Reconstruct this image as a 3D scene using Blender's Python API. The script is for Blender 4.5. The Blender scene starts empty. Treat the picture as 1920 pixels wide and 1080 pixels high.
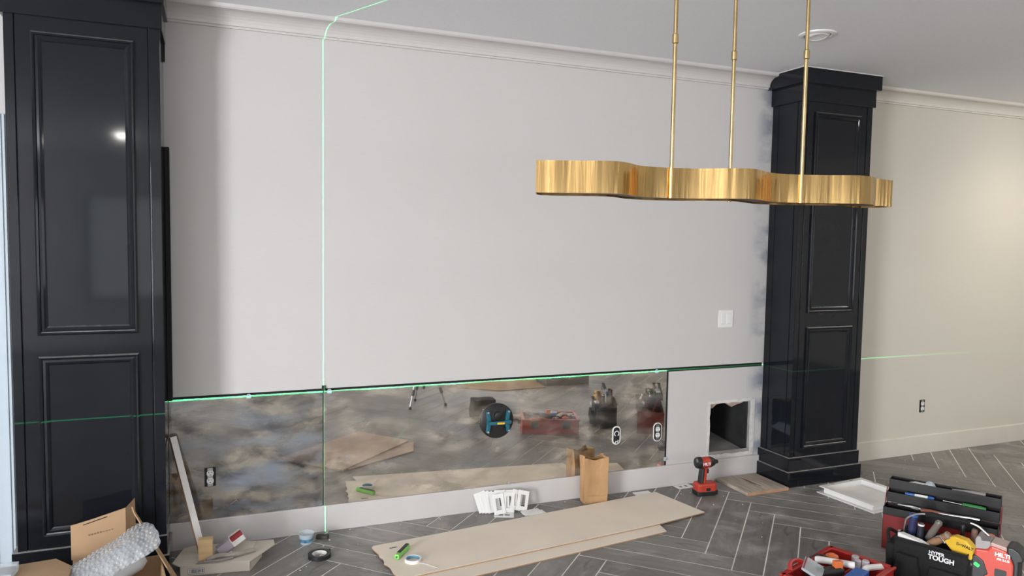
import bpy, bmesh, math, random
from math import sin, cos, pi, radians as R
from mathutils import Vector, Matrix, noise as mnoise
random.seed(7)
scene = bpy.context.scene
C = scene.collection

# ------------------------------------------------------------------ camera, world, daylight, exposure
H = 1.6
CAM_Y = -4.032
yaw, pitch, roll, fpx = R(22.16), R(3.753), R(0.914), 1388.4
fw = Vector((sin(yaw)*cos(pitch), cos(yaw)*cos(pitch), -sin(pitch)))
r0 = Vector((cos(yaw), -sin(yaw), 0)); u0 = r0.cross(fw)
rt = r0*cos(roll) + u0*sin(roll); up = u0*cos(roll) - r0*sin(roll)
camd = bpy.data.cameras.new('camera'); cam = bpy.data.objects.new('camera', camd); C.objects.link(cam)
camd.sensor_width = 36; camd.sensor_fit = 'HORIZONTAL'; camd.lens = 36*fpx/1920; camd.clip_start = .02
m = Matrix.Identity(4)
for i in range(3):
    m[i][0] = rt[i]; m[i][1] = up[i]; m[i][2] = -fw[i]
m[0][3], m[1][3], m[2][3] = 0, CAM_Y, H
cam.matrix_world = m
scene.camera = cam

scene.view_settings.view_transform = 'Standard'
scene.view_settings.look = 'None'
scene.view_settings.gamma = 1
scene.view_settings.use_curve_mapping = False
scene.view_settings.exposure = -0.32

w = bpy.data.worlds.new('daylight'); scene.world = w; w.use_nodes = True
w.node_tree.nodes['Background'].inputs[0].default_value = (.72, .84, 1, 1)
w.node_tree.nodes['Background'].inputs[1].default_value = 1.0

def area(name, loc, rot, sx, sy, power, col):
    l = bpy.data.lights.new(name, 'AREA'); l.shape = 'RECTANGLE'; l.size = sx; l.size_y = sy
    l.energy = power; l.color = col
    o = bpy.data.objects.new(name, l); C.objects.link(o); o.location = loc; o.rotation_euler = rot
    return o
XL, XR, YB, ZC = -5.5, 7.6, -8.2, 2.72          # room limits
# daylight entering through the glass door of the left wall; the two rear lamps are added fill
area('daylight_left', (XL-.06, -5.8, 1.35), (0, R(-90), 0), 2.3, 1.95, 1000, (.95, .97, 1))
area('fill_rear', (.2, YB-.06, 1.4), (R(90), 0, 0), 3.6, 1.5, 32, (1, .985, .96))
area('fill_rear_far', (5.0, YB-.06, 1.4), (R(90), 0, 0), 3.6, 1.5, 60, (1, .985, .96))

# ------------------------------------------------------------------ materials
MATS = {}
def mat(name, col, rough=.5, metal=0, var=.08, vscale=8, bump=0, bscale=60, spec=None, alpha=1, trans=0, emit=None, estr=0, stretch=None, coat=0, bdist=.01):
    if name in MATS: return MATS[name]
    M = bpy.data.materials.new(name); M.use_nodes = True; nt = M.node_tree; N = nt.nodes; Lk = nt.links
    b = N['Principled BSDF']
    b.inputs['Roughness'].default_value = rough; b.inputs['Metallic'].default_value = metal
    b.inputs['Alpha'].default_value = alpha; b.inputs['Transmission Weight'].default_value = trans
    if spec is not None: b.inputs['Specular IOR Level'].default_value = spec
    if coat: b.inputs['Coat Weight'].default_value = coat; b.inputs['Coat Roughness'].default_value = .05
    tc = N.new('ShaderNodeTexCoord'); mp = N.new('ShaderNodeMapping'); Lk.new(tc.outputs['Object'], mp.inputs[0])
    if stretch: mp.inputs['Scale'].default_value = stretch
    nz = N.new('ShaderNodeTexNoise'); nz.inputs['Scale'].default_value = vscale; nz.inputs['Detail'].default_value = 5
    Lk.new(mp.outputs[0], nz.inputs['Vector'])
    rp = N.new('ShaderNodeValToRGB'); Lk.new(nz.outputs['Fac'], rp.inputs[0])
    rp.color_ramp.elements[0].position = .3; rp.color_ramp.elements[1].position = .7
    rp.color_ramp.elements[0].color = tuple(max(0, c*(1-var)) for c in col)+(1,)
    rp.color_ramp.elements[1].color = tuple(min(1, c*(1+var)) for c in col)+(1,)
    Lk.new(rp.outputs[0], b.inputs['Base Color'])
    if bump:
        n2 = N.new('ShaderNodeTexNoise'); n2.inputs['Scale'].default_value = bscale; n2.inputs['Detail'].default_value = 3
        Lk.new(mp.outputs[0], n2.inputs['Vector'])
        bp = N.new('ShaderNodeBump'); bp.inputs['Strength'].default_value = bump; bp.inputs['Distance'].default_value = bdist
        Lk.new(n2.outputs['Fac'], bp.inputs['Height']); Lk.new(bp.outputs[0], b.inputs['Normal'])
    if emit:
        b.inputs['Emission Color'].default_value = emit+(1,); b.inputs['Emission Strength'].default_value = estr
    MATS[name] = M
    return M
def nodes(M): return M.node_tree.nodes, M.node_tree.links, M.node_tree.nodes['Principled BSDF']
def mix(N, Lk, fac, a, bcol):
    x = N.new('ShaderNodeMix'); x.data_type = 'RGBA'
    for s, v in ((x.inputs[0], fac), (x.inputs[6], a), (x.inputs[7], bcol)):
        if hasattr(v, 'links'): Lk.new(v, s)
        else: s.default_value = v
    return x.outputs[2]
def ramp(N, Lk, src, p0, p1, c0=(0, 0, 0, 1), c1=(1, 1, 1, 1)):
    rp = N.new('ShaderNodeValToRGB'); Lk.new(src, rp.inputs[0]); e = rp.color_ramp.elements
    e[0].position = p0; e[1].position = p1; e[0].color = c0; e[1].color = c1
    return rp.outputs[0]
def noise(N, Lk, vec, scale, detail=5, dist=0, rough=.5):
    n = N.new('ShaderNodeTexNoise'); n.inputs['Scale'].default_value = scale; n.inputs['Detail'].default_value = detail
    n.inputs['Distortion'].default_value = dist; n.inputs['Roughness'].default_value = rough
    Lk.new(vec, n.inputs['Vector']); return n.outputs['Fac']
def mapping(N, Lk, vec, scale=(1, 1, 1), rot=(0, 0, 0), loc=(0, 0, 0)):
    mp = N.new('ShaderNodeMapping'); mp.inputs['Scale'].default_value = scale; mp.inputs['Rotation'].default_value = rot
    mp.inputs['Location'].default_value = loc; Lk.new(vec, mp.inputs[0]); return mp.outputs[0]
def math_(N, Lk, op, a, b=0):
    x = N.new('ShaderNodeMath'); x.operation = op
    for s, v in ((x.inputs[0], a), (x.inputs[1], b)):
        if hasattr(v, 'links'): Lk.new(v, s)
        else: s.default_value = v
    return x.outputs[0]

def wall_material(name, base, stain):
    M = mat(name, base, .75, var=.02, vscale=1.5)
    N, Lk, b = nodes(M)
    g = N.new('ShaderNodeNewGeometry'); pos = g.outputs['Position']
    weave = noise(N, Lk, mapping(N, Lk, pos, (5, 5, 320)), 3, 3)                # fine horizontal grasscloth threads
    col = mix(N, Lk, ramp(N, Lk, weave, .35, .65), tuple(c*.955 for c in base)+(1,), tuple(base)+(1,))
    if stain:                                                                    # navy overspray beside the right column
        sp = N.new('ShaderNodeSeparateXYZ'); Lk.new(pos, sp.inputs[0])
        near = ramp(N, Lk, math_(N, Lk, 'MULTIPLY', math_(N, Lk, 'SUBTRACT', sp.outputs['X'], 3.37), 6), .05, 1)
        blot = ramp(N, Lk, noise(N, Lk, mapping(N, Lk, pos, (1.5, 1, 2.2)), 2.6, 6), .43, .60)
        col = mix(N, Lk, math_(N, Lk, 'MULTIPLY', math_(N, Lk, 'MULTIPLY', near, blot), .92), col, (.12, .16, .23, 1))
        scuff = ramp(N, Lk, noise(N, Lk, mapping(N, Lk, pos, (1, 1, 6)), 9, 6), .70, .78)
        col = mix(N, Lk, math_(N, Lk, 'MULTIPLY', scuff, .05), col, (.3, .28, .26, 1))
    Lk.new(col, b.inputs['Base Color'])
    bp = N.new('ShaderNodeBump'); bp.inputs['Strength'].default_value = .12; bp.inputs['Distance'].default_value = .003
    Lk.new(weave, bp.inputs['Height']); Lk.new(bp.outputs[0], b.inputs['Normal'])
    return M
WALL = wall_material('wall_paper', (.60, .578, .565), True)
WALLR = wall_material('wall_paper_beige', (.60, .568, .495), False)
CEIL = mat('ceiling_paint', (.84, .84, .86), .85, var=.02, vscale=60, bump=.1, bscale=220, bdist=.002)
WHITE = mat('white_trim_paint', (.60, .57, .555), .45, var=.02)
CASING = mat('white_casing_paint', (.52, .60, .66), .4, var=.02)
BLACKGAP = mat('black_gap', (.008, .008, .008), .8)

def lacquer():
    M = mat('navy_black_lacquer', (.009, .0105, .014), .10, var=.15, vscale=3, spec=.32)
    N, Lk, b = nodes(M)
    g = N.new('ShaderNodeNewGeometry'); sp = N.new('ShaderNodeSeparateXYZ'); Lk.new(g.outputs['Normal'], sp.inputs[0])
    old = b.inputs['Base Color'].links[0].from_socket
    dust_light = math_(N, Lk, 'MULTIPLY', ramp(N, Lk, sp.outputs['Z'], .55, .85), ramp(N, Lk, noise(N, Lk, g.outputs['Position'], 30, 4), .2, .6, (.5, .5, .5, 1)))
    Lk.new(mix(N, Lk, dust_light, old, (.36, .34, .32, 1)), b.inputs['Base Color'])          # building dust plus light from above, put into the ledge tops' colour
    Lk.new(ramp(N, Lk, dust_light, 0, .5, (.065,)*3+(1,), (.7,)*3+(1,)), b.inputs['Roughness'])
    return M
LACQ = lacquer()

def tile_material():
    M = mat('grey_wood_tile', (.175, .168, .16), .5, var=.16, vscale=3, stretch=(1.2, 10, 1))
    N, Lk, b = nodes(M)
    old = b.inputs['Base Color'].links[0].from_socket
    tc = [n for n in N if n.bl_idname == 'ShaderNodeTexCoord'][0]
    oi = N.new('ShaderNodeObjectInfo'); g = N.new('ShaderNodeNewGeometry'); pos = g.outputs['Position']
    shade = N.new('ShaderNodeMix'); shade.data_type = 'RGBA'; shade.blend_type = 'MULTIPLY'; shade.inputs[0].default_value = 1
    Lk.new(old, shade.inputs[6]); Lk.new(ramp(N, Lk, oi.outputs['Random'], 0, 1, (.78, .78, .79, 1), (1.16, 1.14, 1.12, 1)), shade.inputs[7])
    col = shade.outputs[2]
    dark = ramp(N, Lk, noise(N, Lk, mapping(N, Lk, tc.outputs['Object'], (2.2, 9, 1)), 2.2, 6, 1.2), .56, .70)
    col = mix(N, Lk, math_(N, Lk, 'MULTIPLY', dark, .7), col, (.06, .057, .056, 1))
    film = ramp(N, Lk, noise(N, Lk, pos, 1.1, 4), .35, .8)
    col = mix(N, Lk, math_(N, Lk, 'MULTIPLY', film, .4), col, (.32, .295, .27, 1))
    vd = N.new('ShaderNodeVectorMath'); vd.operation = 'DISTANCE'; Lk.new(pos, vd.inputs[0]); vd.inputs[1].default_value = (.98, -.2, 0)
    spill = math_(N, Lk, 'MULTIPLY', ramp(N, Lk, vd.outputs['Value'], .08, .5, (1, 1, 1, 1), (0, 0, 0, 1)), .16)   # spilled plaster dust
    dust_light = ramp(N, Lk, math_(N, Lk, 'ADD', noise(N, Lk, pos, 3.6, 9, .6, .72), spill), .50, .72)
    col = mix(N, Lk, math_(N, Lk, 'MULTIPLY', dust_light, .7), col, (.48, .445, .42, 1))
    Lk.new(col, b.inputs['Base Color'])
    Lk.new(ramp(N, Lk, dust_light, 0, 1, (.45,)*3+(1,), (.8,)*3+(1,)), b.inputs['Roughness'])
    return M
TILE = tile_material()
GROUT = mat('pale_grout', (.80, .77, .72), .9, var=.2, vscale=5)

def mirror_material(name, veil_lo, veil_hi, c0, c1, c2, rot):
    M = bpy.data.materials.new(name); M.use_nodes = True; N, Lk = M.node_tree.nodes, M.node_tree.links
    b = N['Principled BSDF']; out = N['Material Output']
    g = N.new('ShaderNodeNewGeometry'); pos = g.outputs['Position']
    b.inputs['Metallic'].default_value = 1; b.inputs['Roughness'].default_value = .02
    n1 = noise(N, Lk, mapping(N, Lk, pos, (1.0, 1, 2.4), (0, rot, 0)), 3.0, 5, .25, .5)
    n2 = noise(N, Lk, mapping(N, Lk, pos, (1.0, 1, 1.9), (0, rot, 0), (3, 0, 1)), 5.5, 6, .35, .55)
    n3 = noise(N, Lk, mapping(N, Lk, pos, (1.0, 1, 3.0), (0, rot, 0), (7, 0, 5)), 3.6, 5, .3)
    Lk.new(mix(N, Lk, n2, (.70, .66, .58, 1), (.90, .88, .85, 1)), b.inputs['Base Color'])
    d = N.new('ShaderNodeBsdfDiffuse')
    cc = mix(N, Lk, ramp(N, Lk, n2, .40, .61), c0, c1)
    cc = mix(N, Lk, ramp(N, Lk, n3, .45, .68), cc, c2)
    Lk.new(cc, d.inputs[0])
    ms = N.new('ShaderNodeMixShader')
    Lk.new(ramp(N, Lk, n1, .40, .64, (veil_lo,)*3+(1,), (veil_hi,)*3+(1,)), ms.inputs[0])
    Lk.new(b.outputs[0], ms.inputs[1]); Lk.new(d.outputs[0], ms.inputs[2]); Lk.new(ms.outputs[0], out.inputs[0])
    return M
MIR_R = mirror_material('smoky_mirror', .06, .50, (.17, .15, .12, 1), (.62, .54, .43, 1), (.20, .195, .20, 1), .8)
MIR_L = mirror_material('smoky_mirror_blue', .50, .90, (.045, .043, .047, 1), (.30, .26, .20, 1), (.20, .225, .265, 1), .12)

BRASS = mat('aged_brass', (.47, .31, .125), .17, 1, var=.3, vscale=26, bump=.5, bscale=38, bdist=.006, stretch=(1, 1, .06))  # bright and dark reflection streaks are also put into the colour
BRASS2 = mat('brass_rod', (.55, .40, .20), .32, 1, var=.15, vscale=20)
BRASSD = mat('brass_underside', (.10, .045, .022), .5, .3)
PLASTICW = mat('white_plastic', (.80, .79, .77), .35, var=.02)
PLASTICB = mat('black_plastic', (.012, .012, .013), .45, var=.2)
DARKSLOT = mat('dark_slot', (.01, .01, .01), .7)
METAL = mat('steel', (.55, .55, .55), .3, 1, var=.1)
GALV = mat('galvanised_duct', (.36, .34, .32), .6, .1, var=.3, vscale=6)
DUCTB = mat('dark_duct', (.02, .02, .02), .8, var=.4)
PLASTER = mat('broken_plaster', (.42, .30, .25), .9, var=.3, vscale=20, bump=.4, bscale=40)
PLASTERW = mat('white_patching_plaster', (.66, .64, .61), .9, var=.1, vscale=25, bump=.5, bscale=45)
KRAFT = mat('kraft_paper', (.46, .27, .125), .75, var=.10, vscale=10, bump=.35, bscale=14, bdist=.02)
CARD = mat('brown_cardboard', (.43, .28, .16), .85, var=.08, vscale=6)
CARDP = mat('pale_cardboard', (.60, .54, .46), .85, var=.07, vscale=7)
BOARD = mat('beige_hardboard', (.80, .70, .585), .75, var=.05, vscale=3)
BOARDE = mat('hardboard_edge', (.36, .23, .13), .9)
WOOD = mat('pale_pine', (.66, .46, .24), .65, var=.12, vscale=5, stretch=(1, 1, 8))
WOODG = mat('weathered_wood', (.42, .35, .285), .8, var=.3, vscale=6, stretch=(10, 1, 1), bump=.2)
WOODE = mat('sawn_wood_edge', (.46, .27, .16), .8, var=.2, vscale=10)
REDP = mat('red_plastic', (.42, .022, .018), .38, var=.1)
REDT = mat('red_tool_plastic', (.46, .045, .025), .36, var=.08)
REDM = mat('dark_red_steel', (.20, .016, .014), .35, var=.15, vscale=5, spec=.5)
BLACKM = mat('black_steel', (.006, .0056, .0056), .4, var=.3)
CLOTH = mat('black_nylon', (.007, .0068, .0066), .85, var=.3, vscale=60, bump=.3, bscale=300, bdist=.002)
YEL = mat('yellow_plastic', (.75, .46, .03), .45, var=.06)
LIME = mat('lime_green_plastic', (.25, .68, .13), .35, var=.05)
GREENP = mat('green_plastic', (.03, .22, .05), .4)
BLUEP = mat('blue_plastic', (.03, .12, .42), .35)
TEAL = mat('teal_plastic', (.015, .12, .17), .35)
CLEAR = mat('clear_plastic', (.72, .80, .85), .12, var=.02, alpha=.42)
BUBBLE = mat('bubble_plastic', (.50, .52, .53), .14, var=.08, alpha=.5, spec=.8)
GREY = mat('grey_plastic', (.25, .23, .22), .45)
ORANGE = mat('orange_plastic', (.70, .17, .05), .4)
HANDLEW = mat('brown_wood_handle', (.26, .14, .07), .5, var=.2)
PAPER = mat('white_paper', (.78, .76, .73), .8, var=.04)
LILAC = mat('lilac_print', (.42, .37, .43), .6, var=.1)
INKRED = mat('dark_red_ink', (.30, .03, .03), .6)
INK = mat('black_ink', (.02, .02, .02), .7)
INKB = mat('brown_ink', (.20, .12, .07), .8)
WTEXT = mat('white_lettering', (.82, .82, .82), .5, var=0)
LENS = mat('lamp_lens', (.9, .9, .9), .4, emit=(1, .95, .88), estr=260)
GLED = mat('green_led', (.02, .5, .08), .3, emit=(.03, 1, .12), estr=1.2)

# ------------------------------------------------------------------ mesh helpers
class MB:
    def __init__(s): s.v = []; s.f = []
    def add(s, vs, fs, M=None):
        o = len(s.v)
        s.v += [tuple(M @ Vector(p)) if M else tuple(p) for p in vs]
        s.f += [tuple(i+o for i in f) for f in fs]; return s
    def box(s, x0, x1, y0, y1, z0, z1, M=None):
        vs = [(x0, y0, z0), (x1, y0, z0), (x1, y1, z0), (x0, y1, z0), (x0, y0, z1), (x1, y0, z1), (x1, y1, z1), (x0, y1, z1)]
        return s.add(vs, [(0, 3, 2, 1), (4, 5, 6, 7), (0, 1, 5, 4), (1, 2, 6, 5), (2, 3, 7, 6), (3, 0, 4, 7)], M)
    def prism(s, poly, z0, z1, M=None):
        n = len(poly)
        vs = [(p[0], p[1], z0) for p in poly]+[(p[0], p[1], z1) for p in poly]
        fs = [tuple(range(n-1, -1, -1)), tuple(range(n, 2*n))]+[(i, (i+1) % n, n+(i+1) % n, n+i) for i in range(n)]
        return s.add(vs, fs, M)
    def lathe(s, prof, n=24, M=None, caps=True):
        vs = []; fs = []
        for r, z in prof: vs += [(r*cos(2*pi*i/n), r*sin(2*pi*i/n), z) for i in range(n)]
        for k in range(len(prof)-1):
            for i in range(n):
                j = (i+1) % n; fs.append((k*n+i, k*n+j, (k+1)*n+j, (k+1)*n+i))
        if caps:
            fs.append(tuple(range(n-1, -1, -1))); fs.append(tuple(range((len(prof)-1)*n, len(prof)*n)))
        return s.add(vs, fs, M)
    def tube(s, pts, r, n=10, M=None, closed=False):
        pts = [Vector(p) for p in pts]; rs = r if isinstance(r, (list, tuple)) else [r]*len(pts)
        vs = []; fs = []; L = len(pts); ref = None
        for k, p in enumerate(pts):
            a = pts[k-1] if (k or closed) else p; b = pts[(k+1) % L] if (k < L-1 or closed) else p
            t = (b-a).normalized()
            if ref is None: ref = Vector((0, 0, 1)) if abs(t.z) < .9 else Vector((1, 0, 0))
            x = t.cross(ref).normalized(); y = x.cross(t).normalized(); ref = y
            vs += [tuple(p+x*rs[k]*cos(2*pi*i/n)+y*rs[k]*sin(2*pi*i/n)) for i in range(n)]
        for k in range(L if closed else L-1):
            kk = (k+1) % L
            for i in range(n): j = (i+1) % n; fs.append((k*n+i, k*n+j, kk*n+j, kk*n+i))
        if not closed: fs.append(tuple(range(n-1, -1, -1))); fs.append(tuple(range((L-1)*n, L*n)))
        return s.add(vs, fs, M)
    def ring(s, prof, x0, x1, z0, z1, y, M=None):
        # mitred rectangular frame in the XZ plane; prof = (inset, height towards -y)
        vs = []; n = len(prof); fs = []
        for i, h in prof:
            vs += [(x0+i, y-h, z0+i), (x1-i, y-h, z0+i), (x1-i, y-h, z1-i), (x0+i, y-h, z1-i)]
        for k in range(n-1):
            for c in range(4): d = (c+1) % 4; fs.append((k*4+c, k*4+d, (k+1)*4+d, (k+1)*4+c))
        return s.add(vs, fs, M)
    def sweepx(s, prof, x0, x1):
        # closed profile (y, z) extruded along X
        n = len(prof); vs = [(x0, y, z) for y, z in prof]+[(x1, y, z) for y, z in prof]
        return s.add(vs, [tuple(range(n)), tuple(range(2*n-1, n-1, -1))]+[(i, n+i, n+(i+1) % n, (i+1) % n) for i in range(n)])
    def build(s, name, mat_, parent=None, smooth=False, bevel=0, loc=None, rot=None, M=None, seg=2):
        me = bpy.data.meshes.new(name); me.from_pydata(s.v, [], s.f); me.update()
        bm = bmesh.new(); bm.from_mesh(me); bmesh.ops.recalc_face_normals(bm, faces=bm.faces); bm.to_mesh(me); bm.free()
        return obj(name, me, mat_, parent, smooth, bevel, loc, rot, M, seg)
def obj(name, me, mat_, parent=None, smooth=False, bevel=0, loc=None, rot=None, M=None, seg=2):
    if mat_ and not me.materials: me.materials.append(mat_)
    o = bpy.data.objects.new(name, me); C.objects.link(o)
    if parent: o.parent = parent
    if M is not None: o.matrix_local = M
    if loc: o.location = loc
    if rot: o.rotation_euler = rot
    if smooth:
        for p in me.polygons: p.use_smooth = True
        try: me.set_sharp_from_angle(angle=R(35))
        except Exception: pass
    if bevel:
        b = o.modifiers.new('bevel', 'BEVEL'); b.width = bevel; b.segments = seg; b.limit_method = 'ANGLE'; b.angle_limit = R(40)
    return o
def tag(o, label, cat, group=None):
    o['label'] = label; o['category'] = cat
    if group: o['group'] = group
    return o
def thing(name, label, cat, loc=(0, 0, 0), rz=0, group=None, rot=None):
    o = bpy.data.objects.new(name, None); C.objects.link(o); o.empty_display_size = .05
    o.location = loc; o.rotation_euler = rot or (0, 0, rz); tag(o, label, cat, group); return o
def struct(o): o['kind'] = 'structure'; return o
def dup(o, parent=None):
    c = o.copy(); C.objects.link(c)
    if parent: c.parent = parent
    for ch in list(o.children): dup(ch, c)
    return c
def T(x=0, y=0, z=0): return Matrix.Translation((x, y, z))
def rx(a): return Matrix.Rotation(a, 4, 'X')
def ry(a): return Matrix.Rotation(a, 4, 'Y')
def rz(a): return Matrix.Rotation(a, 4, 'Z')
def text(s, size, mat_, parent, M, name='lettering', bold=0, width=1.0):
    cu = bpy.data.curves.new('t', 'FONT'); cu.body = s; cu.size = size; cu.align_x = 'CENTER'; cu.align_y = 'CENTER'
    cu.extrude = .0004; cu.offset = bold
    t = bpy.data.objects.new('t', cu); me = bpy.data.meshes.new_from_object(t)
    bpy.data.objects.remove(t); bpy.data.curves.remove(cu)
    me.materials.clear()
    return obj(name, me, mat_, parent, M=M @ Matrix.Diagonal((width, 1, 1, 1)))
def BX(name, x0, x1, y0, y1, z0, z1, mat_, parent=None, bevel=0, M=None): return MB().box(x0, x1, y0, y1, z0, z1).build(name, mat_, parent, bevel=bevel, M=M)

# ------------------------------------------------------------------ the room
LY0, LY1 = -6.80, -4.83            # glass door opening in the left wall
ZM, ZG = .769, .783              # mirror top edge, bottom edge of the wall panel above the gap
CL0, CL1 = -.80, -.205           # left column
CR0, CR1 = 3.52, 4.115           # right column
DX0, DX1, DZ0, DZ1 = 3.085, 3.432, .168, .522   # duct hole
b = MB()
b.box(XL, CL1, 0, .12, 0, ZC)
b.box(CL1, CR0, 0, .12, ZG, ZC)
b.box(CL1, CR0, .03, .12, ZM, ZG); ZP = .757; b.box(2.749, CR0, .03, .12, ZP, ZM)      # the gap is wider right of the mirror
b.box(CL1, 2.749, 0, .12, 0, ZM); b.box(2.749, DX0, 0, .12, 0, ZP); b.box(DX1, CR0, 0, .12, 0, ZP)
b.box(DX0, DX1, 0, .12, 0, DZ0); b.box(DX0, DX1, 0, .12, DZ1, ZP)
struct(b.build('wall_back', WALL))
struct(BX('wall_back_right', CR0, XR, 0, .12, 0, ZC, WALLR))
struct(MB().box(CL1, 2.749, .012, .0295, ZM, ZG).box(2.749, CR0, .012, .0295, ZP, ZG).build('trim_3', BLACKGAP))
b = MB(); b.box(XL-.12, XL, YB, LY0, 0, ZC); b.box(XL-.12, XL, LY1, .12, 0, ZC); b.box(XL-.12, XL, LY0, LY1, 2.52, ZC); b.box(XL-.12, XL, LY0, LY1, 0, .12)
struct(b.build('wall_left', WALL))
struct(BX('wall_right', XR, XR+.12, YB, .12, 0, ZC, WALLR))
b = MB(); b.box(XL, XR, YB-.12, YB, 0, .65); b.box(XL, XR, YB-.12, YB, 2.15, ZC)
for x0, x1 in ((XL, -1.6), (2.0, 3.2), (6.8, XR)): b.box(x0, x1, YB-.12, YB, .65, 2.15)
struct(b.build('wall_rear', WALL))
for n, (M_, x0, x1, z0, z1) in enumerate([(T(0, YB, 0), -1.6, 2.0, .65, 2.15), (T(0, YB, 0), 3.2, 6.8, .65, 2.15), (T(XL, 0, 0) @ rz(R(90)), LY0, LY1, .12, 2.52)]):  # the first two are unseen rear windows, added to carry the fill
    b = MB().ring([(0, -.01), (0, .03), (.06, .03), (.06, -.01)], x0, x1, z0, z1, 0)
    xm = (x0+x1)/2; b.box(xm-.02, xm+.02, -.02, .01, z0, z1)
    if n == 2: M_ = T(XL, 0, 0) @ rz(R(90)); 
    struct(b.build('window_%d' % (n+1), CASING, M=M_))
struct(BX('ceiling', XL-.12, XR+.12, YB-.12, .12, ZC, ZC+.1, CEIL))

# crown moulding (two runs) and baseboards
crown = [(0, 2.627), (-.012, 2.627), (-.012, 2.637), (-.02, 2.639)] + \
        [(-.02-.066*(1-cos(a)), 2.639+.058*sin(a)) for a in [i*pi/12 for i in range(1, 7)]] + \
        [(-.098, 2.699), (-.104, 2.706), (-.106, 2.72), (0, 2.72)]
struct(MB().sweepx(crown, CL1, CR0).build('trim_1', WHITE))
struct(MB().sweepx(crown, CR1, XR).build('trim_2', mat('crown_cream', (.64, .60, .54), .5, var=.02)))
base = [(0, 0), (-.016, 0), (-.016, .136), (-.012, .14), (0, .14)]
struct(MB().sweepx(base, CL1, CR0).build('baseboard_back', WHITE))
struct(MB().sweepx(base, CR1, XR).build('baseboard_back_right', mat('baseboard_cream', (.64, .60, .53), .45, var=.02)))
# white door casing left of the left column
d1 = MB().sweepx([(0, 0), (-.01, 0), (-.01, .1), (0, .1)], 0, .001)
b = MB(); b.box(-.965, -.862, -.016, 0, 0, 2.13); b.box(-1.85, -.965, -.016, 0, 2.03, 2.13); b.box(-1.95, -1.85, -.016, 0, 0, 2.13)
b.box(-.965, -.93, -.022, -.016, 0, 2.1); b.box(-.886, -.875, -.021, -.016, 0, 2.13)
dr = struct(b.build('door_1', CASING))
BX('door_slab', -1.85, -.965, -.006, -.001, .005, 2.03, CASING, dr)

# floor: herringbone of long planks, laid at 45 degrees
fl = struct(BX('floor', XL-.1, XR+.1, YB-.1, .1, -.08, -.0016, GROUT))
S2 = 2**.5; TW = .1475; NL = 6
def uv2xy(U, V):
    u = 2.639+(U-18)*TW; v = 1.715+(V+6)*TW
    return ((u+v)/S2, (v-u)/S2)
def clip(poly, x0, x1, y0, y1):
    for ax, lim, sg in ((0, x0, 1), (0, x1, -1), (1, y0, 1), (1, y1, -1)):
        out = []
        for i, p in enumerate(poly):
            q = poly[i-1]; a = (p[ax]-lim)*sg; c = (q[ax]-lim)*sg
            if (a >= 0) != (c >= 0):
                t = c/(c-a); out.append((q[0]+(p[0]-q[0])*t, q[1]+(p[1]-q[1])*t))
            if a >= 0: out.append(p)
        poly = out
        if not poly: return poly
    return poly
tiles = []
g = .0032/TW
for i in range(-70, 90):
    for mm in range(-8, 9):
        o = 12*mm
        for (U0, U1, V0, V1, dirn) in ((i+o, i+o+NL, -i-1, -i, 0), (i+NL+o, i+NL+1+o, -i-1, -i+NL-1, 1)):
            cx, cy = uv2xy((U0+U1)/2, (V0+V1)/2)
            if not (XL-.7 < cx < XR+.7 and YB-.7 < cy < .7): continue
            poly = [uv2xy(U0+g, V0+g), uv2xy(U0+g, V1-g), uv2xy(U1-g, V1-g), uv2xy(U1-g, V0+g)]
            full = poly; poly = clip(poly, XL, XR, YB, -.001)
            if len(poly) < 3: continue
            tiles.append((cx, cy, dirn, poly, poly == full))
def tile_score(t):
    x, y = t[0], min(t[1], 0); d = math.hypot(x-1.9, (y+.9)*1.5)
    return d + (2 if x < -.9 else 0)
tiles.sort(key=tile_score)
proto = {}
rest = MB()
for k, (cx, cy, dirn, poly, full) in enumerate(tiles):
    ang = R(-45) if dirn == 0 else R(45)
    if k < 296:
        Mi = (T(cx, cy, 0) @ rz(ang)).inverted()
        if full and dirn in proto: me = proto[dirn]; o = obj('plank', me, TILE, fl)
        else:
            lp = [(Mi @ Vector((p[0], p[1], 0)))[:2] for p in poly]
            a = MB(); n = len(lp); ctr = (sum(p[0] for p in lp)/n, sum(p[1] for p in lp)/n)
            ins = []
            for p in lp:
                dx, dy = ctr[0]-p[0], ctr[1]-p[1]; L = math.hypot(dx, dy)+1e-6; ins.append((p[0]+dx/L*.0012, p[1]+dy/L*.0012))
            vs = [(p[0], p[1], -.002) for p in lp]+[(p[0], p[1], -.0006) for p in lp]+[(p[0], p[1], 0) for p in ins]
            a.add(vs, [(i, (i+1) % n, n+(i+1) % n, n+i) for i in range(n)]+[(n+i, n+(i+1) % n, 2*n+(i+1) % n, 2*n+i) for i in range(n)]+[tuple(range(2*n, 3*n))])
            o = a.build('plank', TILE, fl)
            if full: proto[dirn] = o.data
        o.location = (cx, cy, random.uniform(-.0002, .0002)); o.rotation_euler = (0, 0, ang)
    else:
        rest.add([(p[0], p[1], 0) for p in poly], [tuple(range(len(poly)))])
o = rest.build('far_planks', mat('grey_tile_far', (.19, .18, .17), .5, var=.35, vscale=2), fl); o['kind'] = 'stuff'

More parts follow.
